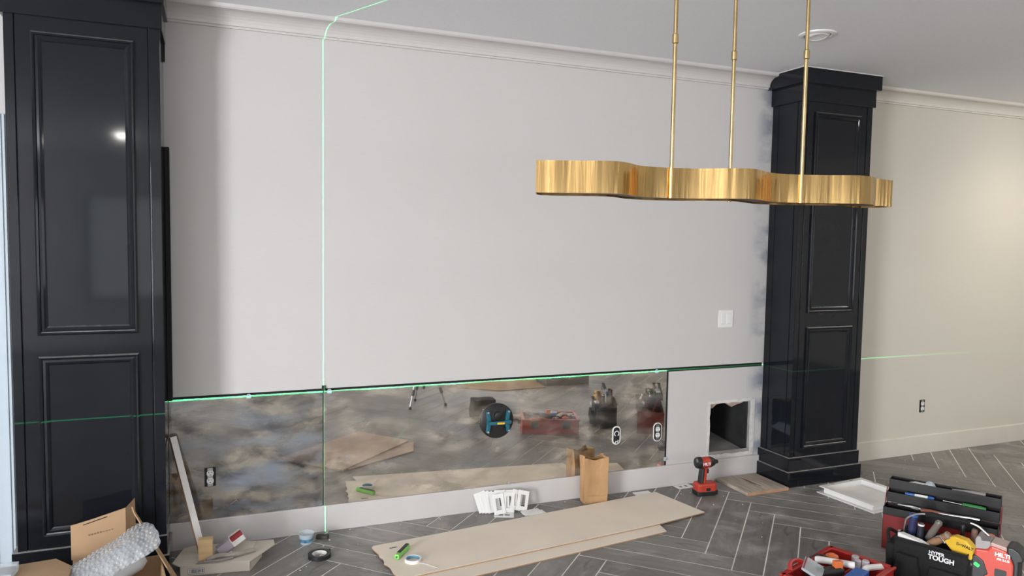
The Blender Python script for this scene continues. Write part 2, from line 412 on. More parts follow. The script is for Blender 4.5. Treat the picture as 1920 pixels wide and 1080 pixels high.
# ------------------------------------------------------------------ columns
mould = [(0, 0), (0, .010), (.006, .015), (.013, .012), (.016, .007), (.026, .009), (.034, .005), (.040, .0005), (.040, 0)]
def column(x0, label):
    x1 = x0+.595; cx = (x0+x1)/2
    t = thing('panelled_column', label, 'column', (cx, -.14, 0)); L = -cx
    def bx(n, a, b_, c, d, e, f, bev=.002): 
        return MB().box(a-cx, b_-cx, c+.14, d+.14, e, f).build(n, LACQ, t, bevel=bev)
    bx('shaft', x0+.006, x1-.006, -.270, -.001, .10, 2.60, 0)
    bx('corner_board', x0, x0+.037, -.281, -.236, .17, 2.53)
    bx('corner_board', x1-.045, x1, -.281, -.236, .17, 2.53)
    bx('front_panel', x0+.041, x1-.049, -.280, -.268, .17, 2.53)
    for s, xs in ((0, (x0, x0+.008)), (1, (x1-.008, x1))):
        bx('side_panel', xs[0], xs[1], -.232, -.062, .17, 2.53); bx('back_stile', xs[0], xs[1], -.058, -.001, .17, 2.53)
    for z0, z1 in ((.247, 1.055), (1.148, 2.452)):
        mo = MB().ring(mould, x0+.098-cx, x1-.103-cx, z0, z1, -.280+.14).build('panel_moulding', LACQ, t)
        mo.location.y = -.0002
    bx('plinth', x0-.035, x1+.012, -.312, -.001, 0, .102, .003)
    bx('upper_plinth', x0-.02, x1+.003, -.297, -.001, .102, .192, .003)
    bx('capital_board', x0-.016, x1+.012, -.296, -.001, 2.515, 2.63, .003)
    pr = [(-.300, 2.62), (-.328, 2.62), (-.331, 2.632), (-.330, 2.712), (-.336, 2.7195), (-.30, 2.7195)]
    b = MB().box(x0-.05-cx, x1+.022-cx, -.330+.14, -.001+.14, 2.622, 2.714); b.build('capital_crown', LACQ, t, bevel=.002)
    BX('white_filler_strip', x0-.053-cx, x1+.023-cx, -.334+.14, -.001+.14, 2.714, 2.7195, WHITE, t)
    return t
column(CL0, 'glossy navy black panelled column beside the white door casing')
column(CR0, 'glossy navy black panelled column beside the open duct hole')
tag(BX('scribe_strip', CL1+.001, CL1+.022, -.05, -.001, .775, 2.02, BLACKGAP, bevel=.001), 'thin black scribe strip between the wall and the column by the door casing', 'trim')
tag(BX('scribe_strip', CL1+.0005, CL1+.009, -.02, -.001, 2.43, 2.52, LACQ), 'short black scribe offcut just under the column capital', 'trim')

# ------------------------------------------------------------------ mirrors
m1 = BX('antique_mirror', -.204, .5505, -.006, -.0005, .141, .768, MIR_L, bevel=.0008)
tag(m1, 'clouded blue grey antiqued mirror panel beside the leaning strip', 'mirror')
m2 = BX('antique_mirror', .5555, 2.735, -.006, -.0005, .141, .768, MIR_R, bevel=.0008)
tag(m2, 'long smoky brown antiqued mirror panel reflecting the tools', 'mirror')
tag(BX('edge_strip', 2.7355, 2.748, -.004, -.0005, .141, .7685, BLACKGAP), 'narrow black strip at the end of the long mirror', 'trim')
tag(BX('seam_strip', .551, .555, -.003, -.0005, .141, .7685, BLACKGAP), 'thin black seam between the two mirror panels', 'trim')
tag(BX('spacer_block', .546, .565, -.008, -.0005, .770, .800, PLASTICB, bevel=.001), 'small black spacer block above the mirror seam', 'spacer')
for x, z, lb in ((.175, .769, 'small clear mirror clip on the top edge of the clouded mirror'), (.585, .769, 'small clear mirror clip beside the black spacer block'), (2.655, .769, 'small clear mirror clip at the top near the black end strip'), (2.742, .185, 'small clear mirror clip low on the black end strip')):
    t = thing('mirror_clip', lb, 'clip', (x, -.006, z), group='clear mirror clips')
    MB().prism([(-.011, -.014), (.011, -.014), (.011, .004), (.006, .011), (-.006, .011), (-.011, .004)], 0, .006, rx(R(90))).build('clip_body', CLEAR, t, bevel=.001)
    MB().lathe([(.004, .006), (.004, .009), (.001, .010)], 12, rx(R(90))).build('screw', METAL, t)

# ------------------------------------------------------------------ electrical
def slots(parent, zc):
    for dx, h in ((-.0065, .008), (.0065, .0065)):
        MB().box(dx-.0012, dx+.0012, -.0085, -.0072, zc+.002, zc+.002+h).build('slot', DARKSLOT, parent)
    MB().lathe([(.0026, 0), (.0026, .001)], 12, T(0, -.0075, zc-.008) @ rx(R(90))).build('slot', DARKSLOT, parent)
def rounded(w_, h_, r, n=5):
    return [(sx*(w_/2-r)+r*cos(a0+k*pi/2/n), sz*(h_/2-r)+r*sin(a0+k*pi/2/n)) for sx, sz, a0 in ((1, 1, 0), (-1, 1, pi/2), (-1, -1, pi), (1, -1, 3*pi/2)) for k in range(n+1)]
def outlet(x, z, y, label, style):
    t = thing('duplex_outlet', label, 'outlet', (x, y, z))
    if style == 'ring': 
        MB().prism(rounded(.062, .122, .028), 0, .003, rx(R(90))).build('oval_rim', PLASTICW, t, bevel=.001)
        MB().prism(rounded(.052, .112, .024), .0031, .0036, rx(R(90))).build('box_opening', DARKSLOT, t)
    else:
        MB().prism(rounded(.054, .098, .004), 0, .002, rx(R(90))).build('box_opening', DARKSLOT, t)
    strap = MB().prism(rounded(.026, .104 if style == 'ring' else .095, .004), .0037, .0046, rx(R(90)))
    strap.build('strap', METAL, t)
    for s in (-1, 1):
        rc = MB().prism([(max(-.0165, min(.0165, p[0])), p[1]) for p in rounded(.035, .029, .0135)], .0046, .0075, T(0, 0, s*.0195) @ rx(R(90))).build('receptacle', PLASTICW, t, bevel=.0008)
        slots(rc, s*.0195)
    return t
outlet(-.014, .361, -.0062, 'white duplex outlet in a black box opening in the clouded mirror', 'box')
outlet(2.674, .368, -.0062, 'white duplex outlet with oval rim in the long mirror', 'ring')
outlet(5.074, .368, -.0002, 'uncovered ivory duplex outlet on the beige wall right of the column', 'box')
t = thing('electrical_box', 'white oval rimmed open box with loose wire in the long mirror', 'electrical box', (2.369, -.0062, .372))
MB().prism(rounded(.06, .118, .028), 0, .003, rx(R(90))).build('oval_rim', PLASTICW, t, bevel=.001)
MB().prism(rounded(.044, .104, .02), .0031, .0038, rx(R(90))).build('box_opening', DARKSLOT, t)
MB().tube([(.016*cos(a), -.005, .012+.016*sin(a)) for a in [i*pi/9 for i in range(-3, 13)]], .003, 8).build('wire', PLASTICW, t, True)
MB().tube([(-.012, -.005, -.05), (-.004, -.007, -.035), (.006, -.006, -.045), (.012, -.005, -.03)], .003, 8).build('wire', PLASTICW, t, True)
t = thing('light_switch', 'white double rocker light switch on the wall beside the column', 'switch', (3.189, -.0002, 1.093))
MB().prism(rounded(.116, .116, .004), 0, .006, rx(R(90))).build('cover_plate', PLASTICW, t, bevel=.002)
for s in (-1, 1):
    BX('rocker', s*.023-.0165, s*.023+.0165, -.0085, -.006, -.033, .033, PLASTICW, t, bevel=.001)
    MB().box(s*.023-.0165, s*.023+.0165, -.0065, -.006, -.0345, -.0335).build('gap', GREY, t)

# ------------------------------------------------------------------ open duct in the wall
t = thing('open_duct', 'dark sheet metal duct behind the rough hole in the wall', 'duct', ((DX0+DX1)/2, 0, DZ0))
cx = (DX0+DX1)/2; hw = (DX1-DX0)/2; hh = DZ1-DZ0
MB().add([(-hw+.003, .01, .002), (hw-.003, .01, .002), (hw-.003, .62, .06), (-hw+.003, .62, .06)], [(0, 1, 2, 3)]).box(-hw+.003, hw-.003, .008, .012, .0, .022).build('duct_floor', GALV, t)
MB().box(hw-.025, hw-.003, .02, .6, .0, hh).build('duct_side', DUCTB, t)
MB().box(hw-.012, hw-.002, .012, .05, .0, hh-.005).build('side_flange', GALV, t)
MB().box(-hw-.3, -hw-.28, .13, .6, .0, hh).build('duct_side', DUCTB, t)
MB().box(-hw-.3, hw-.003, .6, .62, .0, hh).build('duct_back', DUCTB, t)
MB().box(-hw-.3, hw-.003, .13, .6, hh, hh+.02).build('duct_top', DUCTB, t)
MB().tube([(-hw+.06+.0*cos(a), .35+.13*cos(a), .2+.13*sin(a)) for a in [i*pi/12 for i in range(24)]], .008, 6, closed=True).build('round_collar', GALV, t, True)
random.seed(3)
jag = [(-hw, hh), (-hw+.0, hh-.03), (-hw+.03, hh-.035), (-hw+.06, hh-.012), (-hw+.10, hh-.004), (-hw+.14, hh-.006), (-hw+.165, hh-.022), (-hw+.19, hh-.035), (-hw+.23, hh-.022), (-hw+.27, hh-.015), (-hw+.3, hh-.004), (hw, hh)]
MB().prism(jag, -.03, -.012, rx(R(90))).build('broken_plaster_edge', PLASTER, t)
def rag(x0, x1, z0, z1, n, amp, vertical):
    pts = []
    for k in range(n+1):
        f = k/n; pts.append((x0+(0 if vertical else (x1-x0)*f)+(random.uniform(-amp, amp) if vertical else 0), z0+((z1-z0)*f if vertical else 0)+(0 if vertical else random.uniform(-amp, amp))))
    for k in range(n, -1, -1):
        f = k/n; pts.append((x1 if vertical else x0+(x1-x0)*f, z0+(z1-z0)*f if vertical else z1))
    return pts
MB().prism(rag(hw-.004, hw+.028, .0, hh+.01, 14, .005, True), 0, .004, rx(R(90))).build('patched_edge', PLASTERW, t)
MB().prism(rag(-hw, hw, hh-.002, hh+.02, 14, .004, False), 0, .004, rx(R(90))).build('patched_edge', PLASTERW, t)
MB().prism(rag(-hw, hw+.02, .003, -.02, 14, .004, False), 0, .004, rx(R(90))).build('patched_edge', PLASTERW, t)
MB().prism(rag(-hw+.003, -hw-.012, -.01, hh+.015, 14, .003, True), 0, .003, rx(R(90))).build('patched_edge', PLASTERW, t)

# ------------------------------------------------------------------ chandelier
def catmull(pts, n):
    out = []
    for i in range(len(pts)-1):
        p0, p1, p2, p3 = pts[max(i-1, 0)], pts[i], pts[i+1], pts[min(i+2, len(pts)-1)]
        for k in range(n):
            s = k/n
            out.append(tuple(.5*((2*b_)+(-a+c)*s+(2*a-5*b_+4*c-d)*s*s+(-a+3*b_-3*c+d)*s**3) for a, b_, c, d in zip(p0, p1, p2, p3)))
    out.append(pts[-1]); return out
front = catmull([(0.936, -1.918), (1.026, -1.95), (1.152, -2.008), (1.212, -1.992), (1.306, -1.927), (1.399, -1.918), (1.511, -1.946), (1.623, -2.025), (1.679, -2.032), (1.763, -1.988), (1.847, -1.946), (1.949, -1.946), (2.052, -1.989), (2.136, -2.032), (2.201, -2.025), (2.266, -1.992), (2.300, -1.962)], 9)
random.seed(11)
wob = [mnoise.noise(Vector((x*16, 3.3, 0)))*.007+mnoise.noise(Vector((x*47, 9.1, 0)))*.0034 for x, y in front]
front = [(x, y+d) for (x, y), d in zip(front, wob)]
endr = []
for k in range(4):                                                   # the folded end: four small flutes
    for q in range(6):
        a_ = pi*(q+.5)/6; f = (k+.5-.5*cos(a_))/4
        endr.append((2.304+.112*f+.012*sin(a_)*.35, -1.964+.034*f-.012*sin(a_)*.94))
endr += [(2.425, -1.90), (2.415, -1.85), (2.38, -1.825)]
back = [(x+.046, y+.154) for x, y in reversed(front[8:-6])]
outl = front+endr+back+[(1.012, -1.787), (0.979, -1.82), (0.947, -1.89)]
ct = thing('linear_chandelier', 'wavy brass band pendant light hanging on three brass rods', 'chandelier', (1.66, -1.913, 1.747))
lo = [(x-1.66, y+1.913) for x, y in outl]; n = len(lo)
def offs(poly, d):
    o = []
    for i, p in enumerate(poly):
        a = Vector(poly[i-1]); c = Vector(poly[(i+1) % len(poly)]); tt = (c-a).normalized(); o.append((p[0]-tt.y*d, p[1]+tt.x*d))
    return o
li = offs(lo, .003)
bd = MB(); vs = []
for z in (0, .10): vs += [(p[0], p[1], z) for p in lo]
for z in (0, .10): vs += [(p[0], p[1], z) for p in li]
fs = []
for i in range(n):
    j = (i+1) % n
    fs += [(i, j, n+j, n+i), (2*n+j, 2*n+i, 3*n+i, 3*n+j), (i, 2*n+i, 2*n+j, j), (n+i, n+j, 3*n+j, 3*n+i)]
band = bd.add(vs, fs).build('brass_band', BRASS, ct, smooth=True)
MB().prism(offs(lo, .006), .006, .010).build('bottom_plate', BRASSD, ct)
MB().prism(offs(lo, .004), .085, .088).build('diffuser', mat('diffuser_white', (.7, .68, .62), .6), ct)
for x, y, zb in ((1.424, -1.927, -.001), (1.955, -1.953, -.001), (1.739, -1.831, .0)):
    xl, yl = x-1.66, y+1.913
    rd = MB().tube([(xl, yl, zb), (xl, yl, ZC-1.747-.02)], .0068, 12).build('rod', BRASS2, ct, True)
    MB().lathe([(.0068, 0), (.0105, .002), (.0105, .03), (.0068, .033)], 14, T(xl, yl, .504)).build('coupler', BRASS2, rd, True)
    MB().lathe([(.065, 0), (.065, .01), (.02, .02)], 28, T(xl, yl, ZC-1.747) @ rx(pi)).build('ceiling_canopy', BRASS2, ct, True)

# ------------------------------------------------------------------ recessed ceiling lights
def downlight(x, y, label, on, watts=0, col=(1, .85, .66), eyeball=False, tilt=0, spot=1.9):
    t = thing('recessed_light', label, 'ceiling light', (x, y, ZC-.0002), group=None if eyeball else 'lit recessed ceiling lights')
    MB().lathe([(.096, 0), (.095, -.006), (.082, -.012), (.070, -.010), (.066, 0)], 40, caps=False).build('trim_ring', PLASTICW, t, True)
    if eyeball:
        MB().lathe([(.064, -.004), (.062, -.010), (.056, -.016), (.046, -.018), (.044, -.016), (.002, -.012)], 36, rx(R(-8)), caps=False).build('eyeball', PLASTICW, t, True)
        MB().lathe([(.070, -.0035), (.064, -.0035)], 36, caps=False).build('shadow_gap', DARKSLOT, t)
    if on:
        MB().lathe([(.066, -.003), (.060, -.022), (.035, -.034), (.001, -.037)], 32, caps=False).build('lens', LENS, t)
        l = bpy.data.lights.new('lamp', 'SPOT'); l.energy = watts; l.color = col; l.spot_size = spot; l.spot_blend = 1; l.shadow_soft_size = .05
        lo_ = bpy.data.objects.new('lamp', l); C.objects.link(lo_); lo_.parent = t; lo_.location = (0, 0, -.045); lo_.rotation_euler = (R(tilt), 0, 0)
    return t
downlight(3.015, -.90, 'white eyeball recessed light in the ceiling, unlit, by the brass rods', False, eyeball=True)
downlight(5.9, -.95, 'lit recessed light washing the beige wall', True, 65, col=(1, .9, .74), tilt=8, spot=2.4)
for x, y in ((-.92, -6.06), (2.2, -6.0), (5.4, -6.0), (5.4, -3.4)):
    downlight(x, y, 'lit recessed ceiling light over the far side of the room', True, 14, col=(1, .9, .78))

# ------------------------------------------------------------------ hardboard sheets on the floor
def sheet(name, poly, z0, z1, mat_, label, edge=None):
    cx = sum(p[0] for p in poly)/len(poly); cy = sum(p[1] for p in poly)/len(poly)
    t = thing(name, label, 'board', (cx, cy, z0))
    MB().prism([(p[0]-cx, p[1]-cy) for p in poly], 0, (z1-z0)*.8).build('core', edge or BOARDE, t)
    MB().prism([(p[0]-cx, p[1]-cy) for p in poly], (z1-z0)*.8, z1-z0).build('face', mat_, t)
    return t
random.seed(5)
torn = [(.792-.04*k/13+.004*sin(k*1.9)+random.uniform(-.004, .004), -.735+k*.0295) for k in range(0, 13)]
sheet('hardboard_sheet', [(2.60, -.118), (2.68, -.515), (2.30, -.582), (.95, -.728), (.79, -.744)]+torn+[(.748, -.352), (.758, -.334)], .0085, .0165, BOARD, 'large beige hardboard sheet lying on top with the cutter on it')
sheet('hardboard_sheet', [(2.36, -.40), (2.315, -.668), (1.17, -.812), (.86, -.85), (.90, -.45)], .0005, .0083, BOARD, 'beige hardboard sheet showing from under the larger one')
MB().box(-.02, .02, -.003, .003, 0, .001).build('tape_scrap', INK, loc=(.85, -.39, .0166), rot=(0, 0, R(5)))
tag(bpy.data.objects['tape_scrap'], 'tiny strip of black tape on the hardboard corner', 'tape scrap')

# lime green cutter, white tape roll
t = thing('utility_cutter', 'lime green cutter with black top lying on the hardboard', 'cutter', (.875, -.48, .0167), R(53))
MB().prism(rounded(.024, .026, .008), -.07, .07, T(0, 0, .013) @ ry(R(90))).build('body', LIME, t, bevel=.003)
MB().box(-.045, .066, -.009, .009, .0255, .0285).build('grip', PLASTICB, t, bevel=.002)
MB().lathe([(.005, 0), (.005, .004)], 12, T(-.07, 0, .013) @ ry(R(-90))).build('end_button', GREENP, t)
t = thing('tape_roll', 'white tape roll lying flat on the hardboard', 'tape', (.905, -.578, .0167))
MB().lathe([(.034, 0), (.041, 0), (.041, .016), (.034, .016), (.034, 0)], 36, caps=False).build('tape', PAPER, t, True)
MB().lathe([(.031, .001), (.0338, .001), (.0338, .014), (.031, .014), (.031, .001)], 36, caps=False).build('core', mat('blue_core', (.15, .35, .48), .6), t, True)
MB().tube([(.02, -.036, .003), (.05, -.06, .002), (.07, -.09, .002), (.09, -.12, .002)], .0012, 6).build('loose_end', PAPER, t, True)
t = thing('tape_roll', 'black electrical tape roll lying on the grey floor', 'tape', (.489, -.335, 0), R(20))
MB().lathe([(.036, 0), (.056, 0), (.056, .019), (.036, .019), (.036, 0)], 36, caps=False).build('tape', PLASTICB, t, True)
MB().lathe([(.033, 0), (.0358, 0), (.0358, .019), (.033, .019), (.033, 0)], 36, caps=False).build('core', PAPER, t, True)
MB().box(.050, .066, .01, .012, 0, .019).build('loose_end', PLASTICB, t)
t = thing('plastic_cup', 'small clear plastic cup with blue print on the floor', 'cup', (.446, -.148, 0))
MB().lathe([(.026, .0), (.030, .002), (.039, .055), (.041, .056), (.041, .058), (.037, .056), (.028, .004), (.001, .003)], 32, caps=False).build('cup_wall', CLEAR, t, True)
MB().lathe([(.0325, .015), (.036, .033)], 32, caps=False).add([], []).build('blue_content', mat('blue_print', (.05, .25, .45), .3, alpha=.75, var=.9, vscale=30), t, True)
tag(MB().prism(rounded(.065, .03, .008), 0, .018).build('sanding_sponge', mat('dark_sponge', (.06, .05, .05), .95, var=.3, vscale=80, bump=.5), bevel=.003, loc=(.535, -.105, 0), rot=(0, 0, R(-22))), 'small dark sanding sponge behind the clear cup', 'sponge')

# ------------------------------------------------------------------ switch plates
def plate_mesh(kind):
    b = MB(); w_, h_, d = .070, .115, .0045
    def frame(x0, x1, z0, z1): b.box(x0, x1, -d, 0, z0, z1)
    if kind == 'decora':
        frame(-w_/2, -.0168, 0, h_); frame(.0168, w_/2, 0, h_); frame(-.0168, .0168, 0, .024); frame(-.0168, .0168, h_-.024, h_)
    elif kind == 'duplex':
        frame(-w_/2, -.0168, 0, h_); frame(.0168, w_/2, 0, h_); frame(-.0168, .0168, 0, .024); frame(-.0168, .0168, .0525, .0625); frame(-.0168, .0168, h_-.024, h_)
    else: frame(-w_/2, w_/2, 0, h_)
    me = bpy.data.meshes.new('plate_'+kind); me.from_pydata(b.v, [], b.f); me.materials.append(PLASTICW); return me
PM = {k: plate_mesh(k) for k in ('decora', 'duplex', 'blank')}
for k, (x, z, spin, kind) in enumerate([(1.470, 0, -14, 'blank'), (1.486, 0, -11, 'decora'), (1.502, 0, -8, 'blank'), (1.520, .004, -6, 'decora'), (1.56, .014, 3, 'decora'),
        (1.575, .004, -2, 'decora'), (1.625, .012, 5, 'decora'), (1.64, .006, 20, 'decora'), (1.60, .002, 7, 'decora'), (1.545, -.001, -4, 'decora'), (1.675, .008, 17, 'decora')]):
    o = obj('switch_plate', PM[kind], None); o.location = (x, -.056-.0062*k, max(z, .035*abs(sin(R(spin)))+.001)); o.rotation_euler = (R(-19), R(spin), 0)
    tag(o, 'solid white cover plate leaning in the pile against the baseboard' if kind == 'blank' else 'white cover plate with a tall opening leaning in the pile', 'cover plate', 'solid cover plates leaning in the pile' if kind == 'blank' else 'open cover plates leaning in the pile')
for k, (x, y, z, a) in enumerate([(1.62, -.175, .005, 100), (1.63, -.182, .010, 93), (1.612, -.172, .015, 98)]):
    o = obj('switch_plate', PM['blank'], None); o.location = (x+.055, y, z); o.rotation_euler = (R(90), 0, R(a))
    tag(o, 'white blank cover plate stacked flat in front of the leaning pile', 'cover plate', 'flat stacked cover plates')
for x, y, a, kind, lb in ((1.51, -.105, 68, 'duplex', 'white duplex cover plate lying flat beside the pile of plates'), (2.47, -.085, 88, 'blank', 'white blank cover plate lying flat right of the paper bag'), (2.80, -.055, 92, 'duplex', 'white duplex cover plate lying flat next to the cordless driver')):
    o = obj('switch_plate', PM[kind], None); o.location = (x, y, .0047); o.rotation_euler = (R(90), 0, R(a)); tag(o, lb, 'cover plate')

# ------------------------------------------------------------------ paper bag
def paper_bag():
    t = thing('paper_bag', 'open brown paper bag standing by the hardboard sheet', 'paper bag', (2.165, -.098, 0), R(-9))
    w_, d_, h_ = .145, .085, .285
    lv = [0, .012, .07, .14, .2, .25, h_]; per = []
    for i in range(6): per.append((-w_/2+w_*i/6, -d_/2))
    for i in range(4): per.append((w_/2, -d_/2+d_*i/4))
    for i in range(6): per.append((w_/2-w_*i/6, d_/2))
    for i in range(4): per.append((-w_/2, d_/2-d_*i/4))
    n = len(per); vs = []; fs = []
    for k, z in enumerate(lv):
        f = k/(len(lv)-1)
        for i, (x, y) in enumerate(per):
            gus = 1-abs(y)/(d_/2)
            px = x*(1+.07*f)-(1 if x > 0 else -1)*(.018*f*gus if abs(abs(x)-w_/2) < 1e-6 else 0)
            py = y*(1-.15*f)+(.010*f*cos(x/w_*2*pi) if abs(abs(y)-d_/2) < 1e-6 else 0)*(1 if y < 0 else -1)
            nz = mnoise.noise(Vector((x*22, y*22+5, z*16)))*.006*(.3+f)
            zz = z+(-.02*(1-min(1, abs(x)/(w_/2)))**1.0*cos(x*20) if k == len(lv)-1 and abs(abs(y)-d_/2) < 1e-6 else 0)
            vs.append((px+nz, py+nz, zz+(mnoise.noise(Vector((x*30, y*30, 1)))*.006 if k == len(lv)-1 else 0)))
    for k in range(len(lv)-1):
        for i in range(n): j = (i+1) % n; fs.append((k*n+i, k*n+j, (k+1)*n+j, (k+1)*n+i))
    fs.append(tuple(range(n-1, -1, -1)))
    me = bpy.data.meshes.new('bag'); me.from_pydata(vs, [], fs); me.update()
    o = obj('bag_body', me, KRAFT, t); s = o.modifiers.new('thick', 'SOLIDIFY'); s.thickness = .0012
    MB().box(-w_/2-.001, w_/2+.001, -d_/2-.0015, -d_/2+.001, .002, .05).build('bottom_fold', KRAFT, t)
paper_bag()

# ------------------------------------------------------------------ cordless driver
t = thing('cordless_driver', 'red and black cordless impact driver standing on its battery', 'power tool', (2.905, -.215, 0), R(-6))
MB().prism([(-.072, -.036), (-.05, -.044), (.05, -.044), (.078, -.03), (.078, .03), (.05, .044), (-.05, .044), (-.072, .036)], 0, .03).build('battery_base', PLASTICB, t, bevel=.005)
bt = MB().prism([(-.07, -.036), (-.048, -.043), (.045, -.043), (.07, -.03), (.07, .03), (.045, .043), (-.048, .043), (-.07, .036)], .018, .078).build('battery', REDT, t, bevel=.012, seg=3)
MB().prism(rounded(.03, .018, .004), 0, .002, T(.0, -.043, .042) @ rx(R(90))).build('latch', PLASTICB, bt)
MB().prism(rounded(.036, .05, .014), 0, .105, T(-.022, 0, .07) @ ry(R(6))).build('handle', REDT, t, bevel=.004)
MB().prism(rounded(.020, .053, .009), 0, .105, T(-.034, 0, .07) @ ry(R(6))).build('rubber_grip', PLASTICB, t, bevel=.003)
MB().box(.004, .02, -.01, .01, .135, .165).build('trigger', PLASTICB, t, bevel=.004)
hd = T(-.062, 0, .205) @ ry(R(90))
MB().lathe([(.030, 0), (.034, .006), (.034, .02), (.035, .085), (.030, .10)], 28, hd).build('motor_housing', REDT, t, True)
MB().lathe([(.020, -.012), (.033, -.006), (.0365, .004), (.0365, .024)], 28, hd).build('rear_cap', PLASTICB, t, True)
MB().lathe([(.0355, .080), (.034, .094), (.024, .118), (.013, .132), (.012, .145), (.006, .148)], 28, hd).build('nose', PLASTICB, t, True)
MB().lathe([(.0030, .145), (.0030, .19)], 8, hd).build('drill_bit', METAL, t)
text('HILTI', .024, WTEXT, t, T(-.012, -.0358, .203) @ rx(R(90)), bold=.0006)

# weathered wood board beside the plinth
t = thing('wood_board', 'weathered square wood board lying against the column plinth', 'wood board', (3.30, -.185, 0))
MB().box(-.163, -.004, -.157, .155, 0, .02).build('plank', WOODG, t, bevel=.002)
MB().box(.0, .165, -.160, .15, 0, .0205).build('plank', WOODG, t, bevel=.002)
MB().box(-.163, .165, -.1625, -.158, .001, .019).build('sawn_edge', WOODE, t)
MB().prism([(-.01, .12), (.004, .06), (.002, .0), (.012, -.08), (.006, -.08), (-.006, 0), (-.004, .06)], .0206, .0209).build('crack', DARKSLOT, t)

# white return-air grille lying face down
t = thing('vent_frame', 'white metal vent frame lying on the floor in front of the column', 'vent cover', (3.84, -.625, 0), R(5)); t.scale = (.9, .9, .9)
b = MB()
for h0, h1, o0, i0 in ((.0, .006, .232, .19), (.006, .044, .198, .188), (.044, .05, .222, .186)):
    for (x0, x1, y0, y1) in ((-o0, o0, -o0, -i0), (-o0, o0, i0, o0), (-o0, -i0, -i0, i0), (i0, o0, -i0, i0)): b.box(x0, x1, y0, y1, h0, h1)
b.build('frame', PLASTICW, t, bevel=.001)
BX('filter_panel', -.187, .187, -.187, .187, .004, .014, PAPER, t)
for x in (-.1, .1):
    BX('hinge_slot', x-.018, x+.018, .205, .211, .0501, .0506, DARKSLOT, t); BX('hinge_slot', .205, .211, x-.018, x+.018, .0501, .0506, DARKSLOT, t)
BX('filter_strip', .05, .187, -.18, -.13, .014, .024, CARDP, t)

# ------------------------------------------------------------------ cantilever steel toolbox
tb = thing('metal_toolbox', 'open red and black steel toolbox with stepped trays', 'toolbox', (3.284, -1.226, 0), math.atan2(-.858, .514))
Lx = .512
def tray(name, y0, y1, z0, z1, mat_, th=.003):
    b = MB(); b.box(.002, Lx-.002, y0, y1, z0, z0+th); b.box(.002, Lx-.002, y0, y0+th, z0, z1); b.box(.002, Lx-.002, y1-th, y1, z0, z1)
    b.box(.002, .002+th, y0, y1, z0, z1); b.box(Lx-.002-th, Lx-.002, y0, y1, z0, z1); return b.build(name, mat_, tb, bevel=.0008)
b = MB(); b.box(0, Lx, 0, .22, 0, .004); b.box(0, Lx, 0, .004, 0, .185); b.box(0, Lx, .216, .22, 0, .185); b.box(0, .004, 0, .22, 0, .185); b.box(Lx-.004, Lx, 0, .22, 0, .185)
b.build('steel_body', REDM, tb, bevel=.001)
tray('tray', -.012, .080, .186, .226, BLACKM); tray('tray', .072, .150, .232, .285, BLACKM); tray('tray', .135, .205, .287, .338, BLACKM)
for x in (-.004, Lx+.001):
    for y0, y1 in ((.03, .11), (.11, .17)):
        MB().prism([(y0-.008, .16), (y0+.008, .16), (y1+.008, .30), (y1-.008, .30)], 0, .003, T(x, 0, 0) @ Matrix(((0, 0, 1, 0), (1, 0, 0, 0), (0, 1, 0, 0), (0, 0, 0, 1)))).build('hinge_arm', REDM, tb)
MB().prism(rounded(.03, .035, .006), 0, .006, T(.09, 0, .10) @ rx(R(90))).build('latch', METAL, tb, bevel=.001)
text('H', .02, METAL, tb, T(.07, -.001, .065) @ rx(R(90)), name='maker_badge', width=2.2)
def TBM(x, y, z): return T(3.284, -1.226, 0) @ rz(math.atan2(-.858, .514)) @ T(x, y, z)
def placed(o, M): o.matrix_world = M; return o
# tools lying in the trays
t = thing('marker_pen', 'blue and white marker lying in the toolbox tray', 'marker'); placed(t, TBM(.16, .105, .282) @ rz(R(4)))
MB().lathe([(.008, -.075), (.009, -.07), (.009, .05), (.006, .06)], 14, ry(R(90))).build('barrel', BLUEP, t, True); MB().lathe([(.0092, -.03), (.0092, .03)], 14, ry(R(90))).build('label_band', PAPER, t, True)
t = thing('screwdriver', 'green handled screwdriver lying in the toolbox tray', 'screwdriver'); placed(t, TBM(.40, .10, .282) @ rz(R(-3)))
MB().lathe([(.006, -.055), (.011, -.05), (.012, .03), (.008, .05)], 12, ry(R(90))).build('handle', GREENP, t, True); MB().lathe([(.003, -.14), (.003, -.05)], 8, ry(R(90))).build('shank', METAL, t)
t = thing('pliers', 'rusty red handled locking pliers in the front toolbox tray', 'pliers'); placed(t, TBM(.24, .035, .232) @ rz(R(3)))
MB().tube([(-.07, 0, 0), (-.03, .004, .003), (.02, .002, .002)], [.007, .010, .008], 10).build('grip', mat('brown_red_grip', (.30, .10, .06), .5), t, True)
MB().tube([(.0, 0, 0), (.08, -.004, .004), (.15, .004, .006), (.19, .0, .006)], [.006, .007, .008, .009], 10).build('jaw', METAL, t, True)
MB().tube([(.0, -.012, 0), (.07, -.016, .002), (.12, -.01, .004)], .004, 8).build('lever', METAL, t, True)
t = thing('pliers', 'grey steel pliers at the end of the front toolbox tray', 'pliers'); placed(t, TBM(.12, .05, .230) @ rz(R(-5)))
MB().tube([(-.06, 0, 0), (0, .004, .003), (.05, 0, .003)], [.004, .010, .006], 8).build('jaw', METAL, t, True); MB().tube([(-.05, .012, 0), (.04, -.008, .002)], .005, 8).build('handle', GREY, t, True)
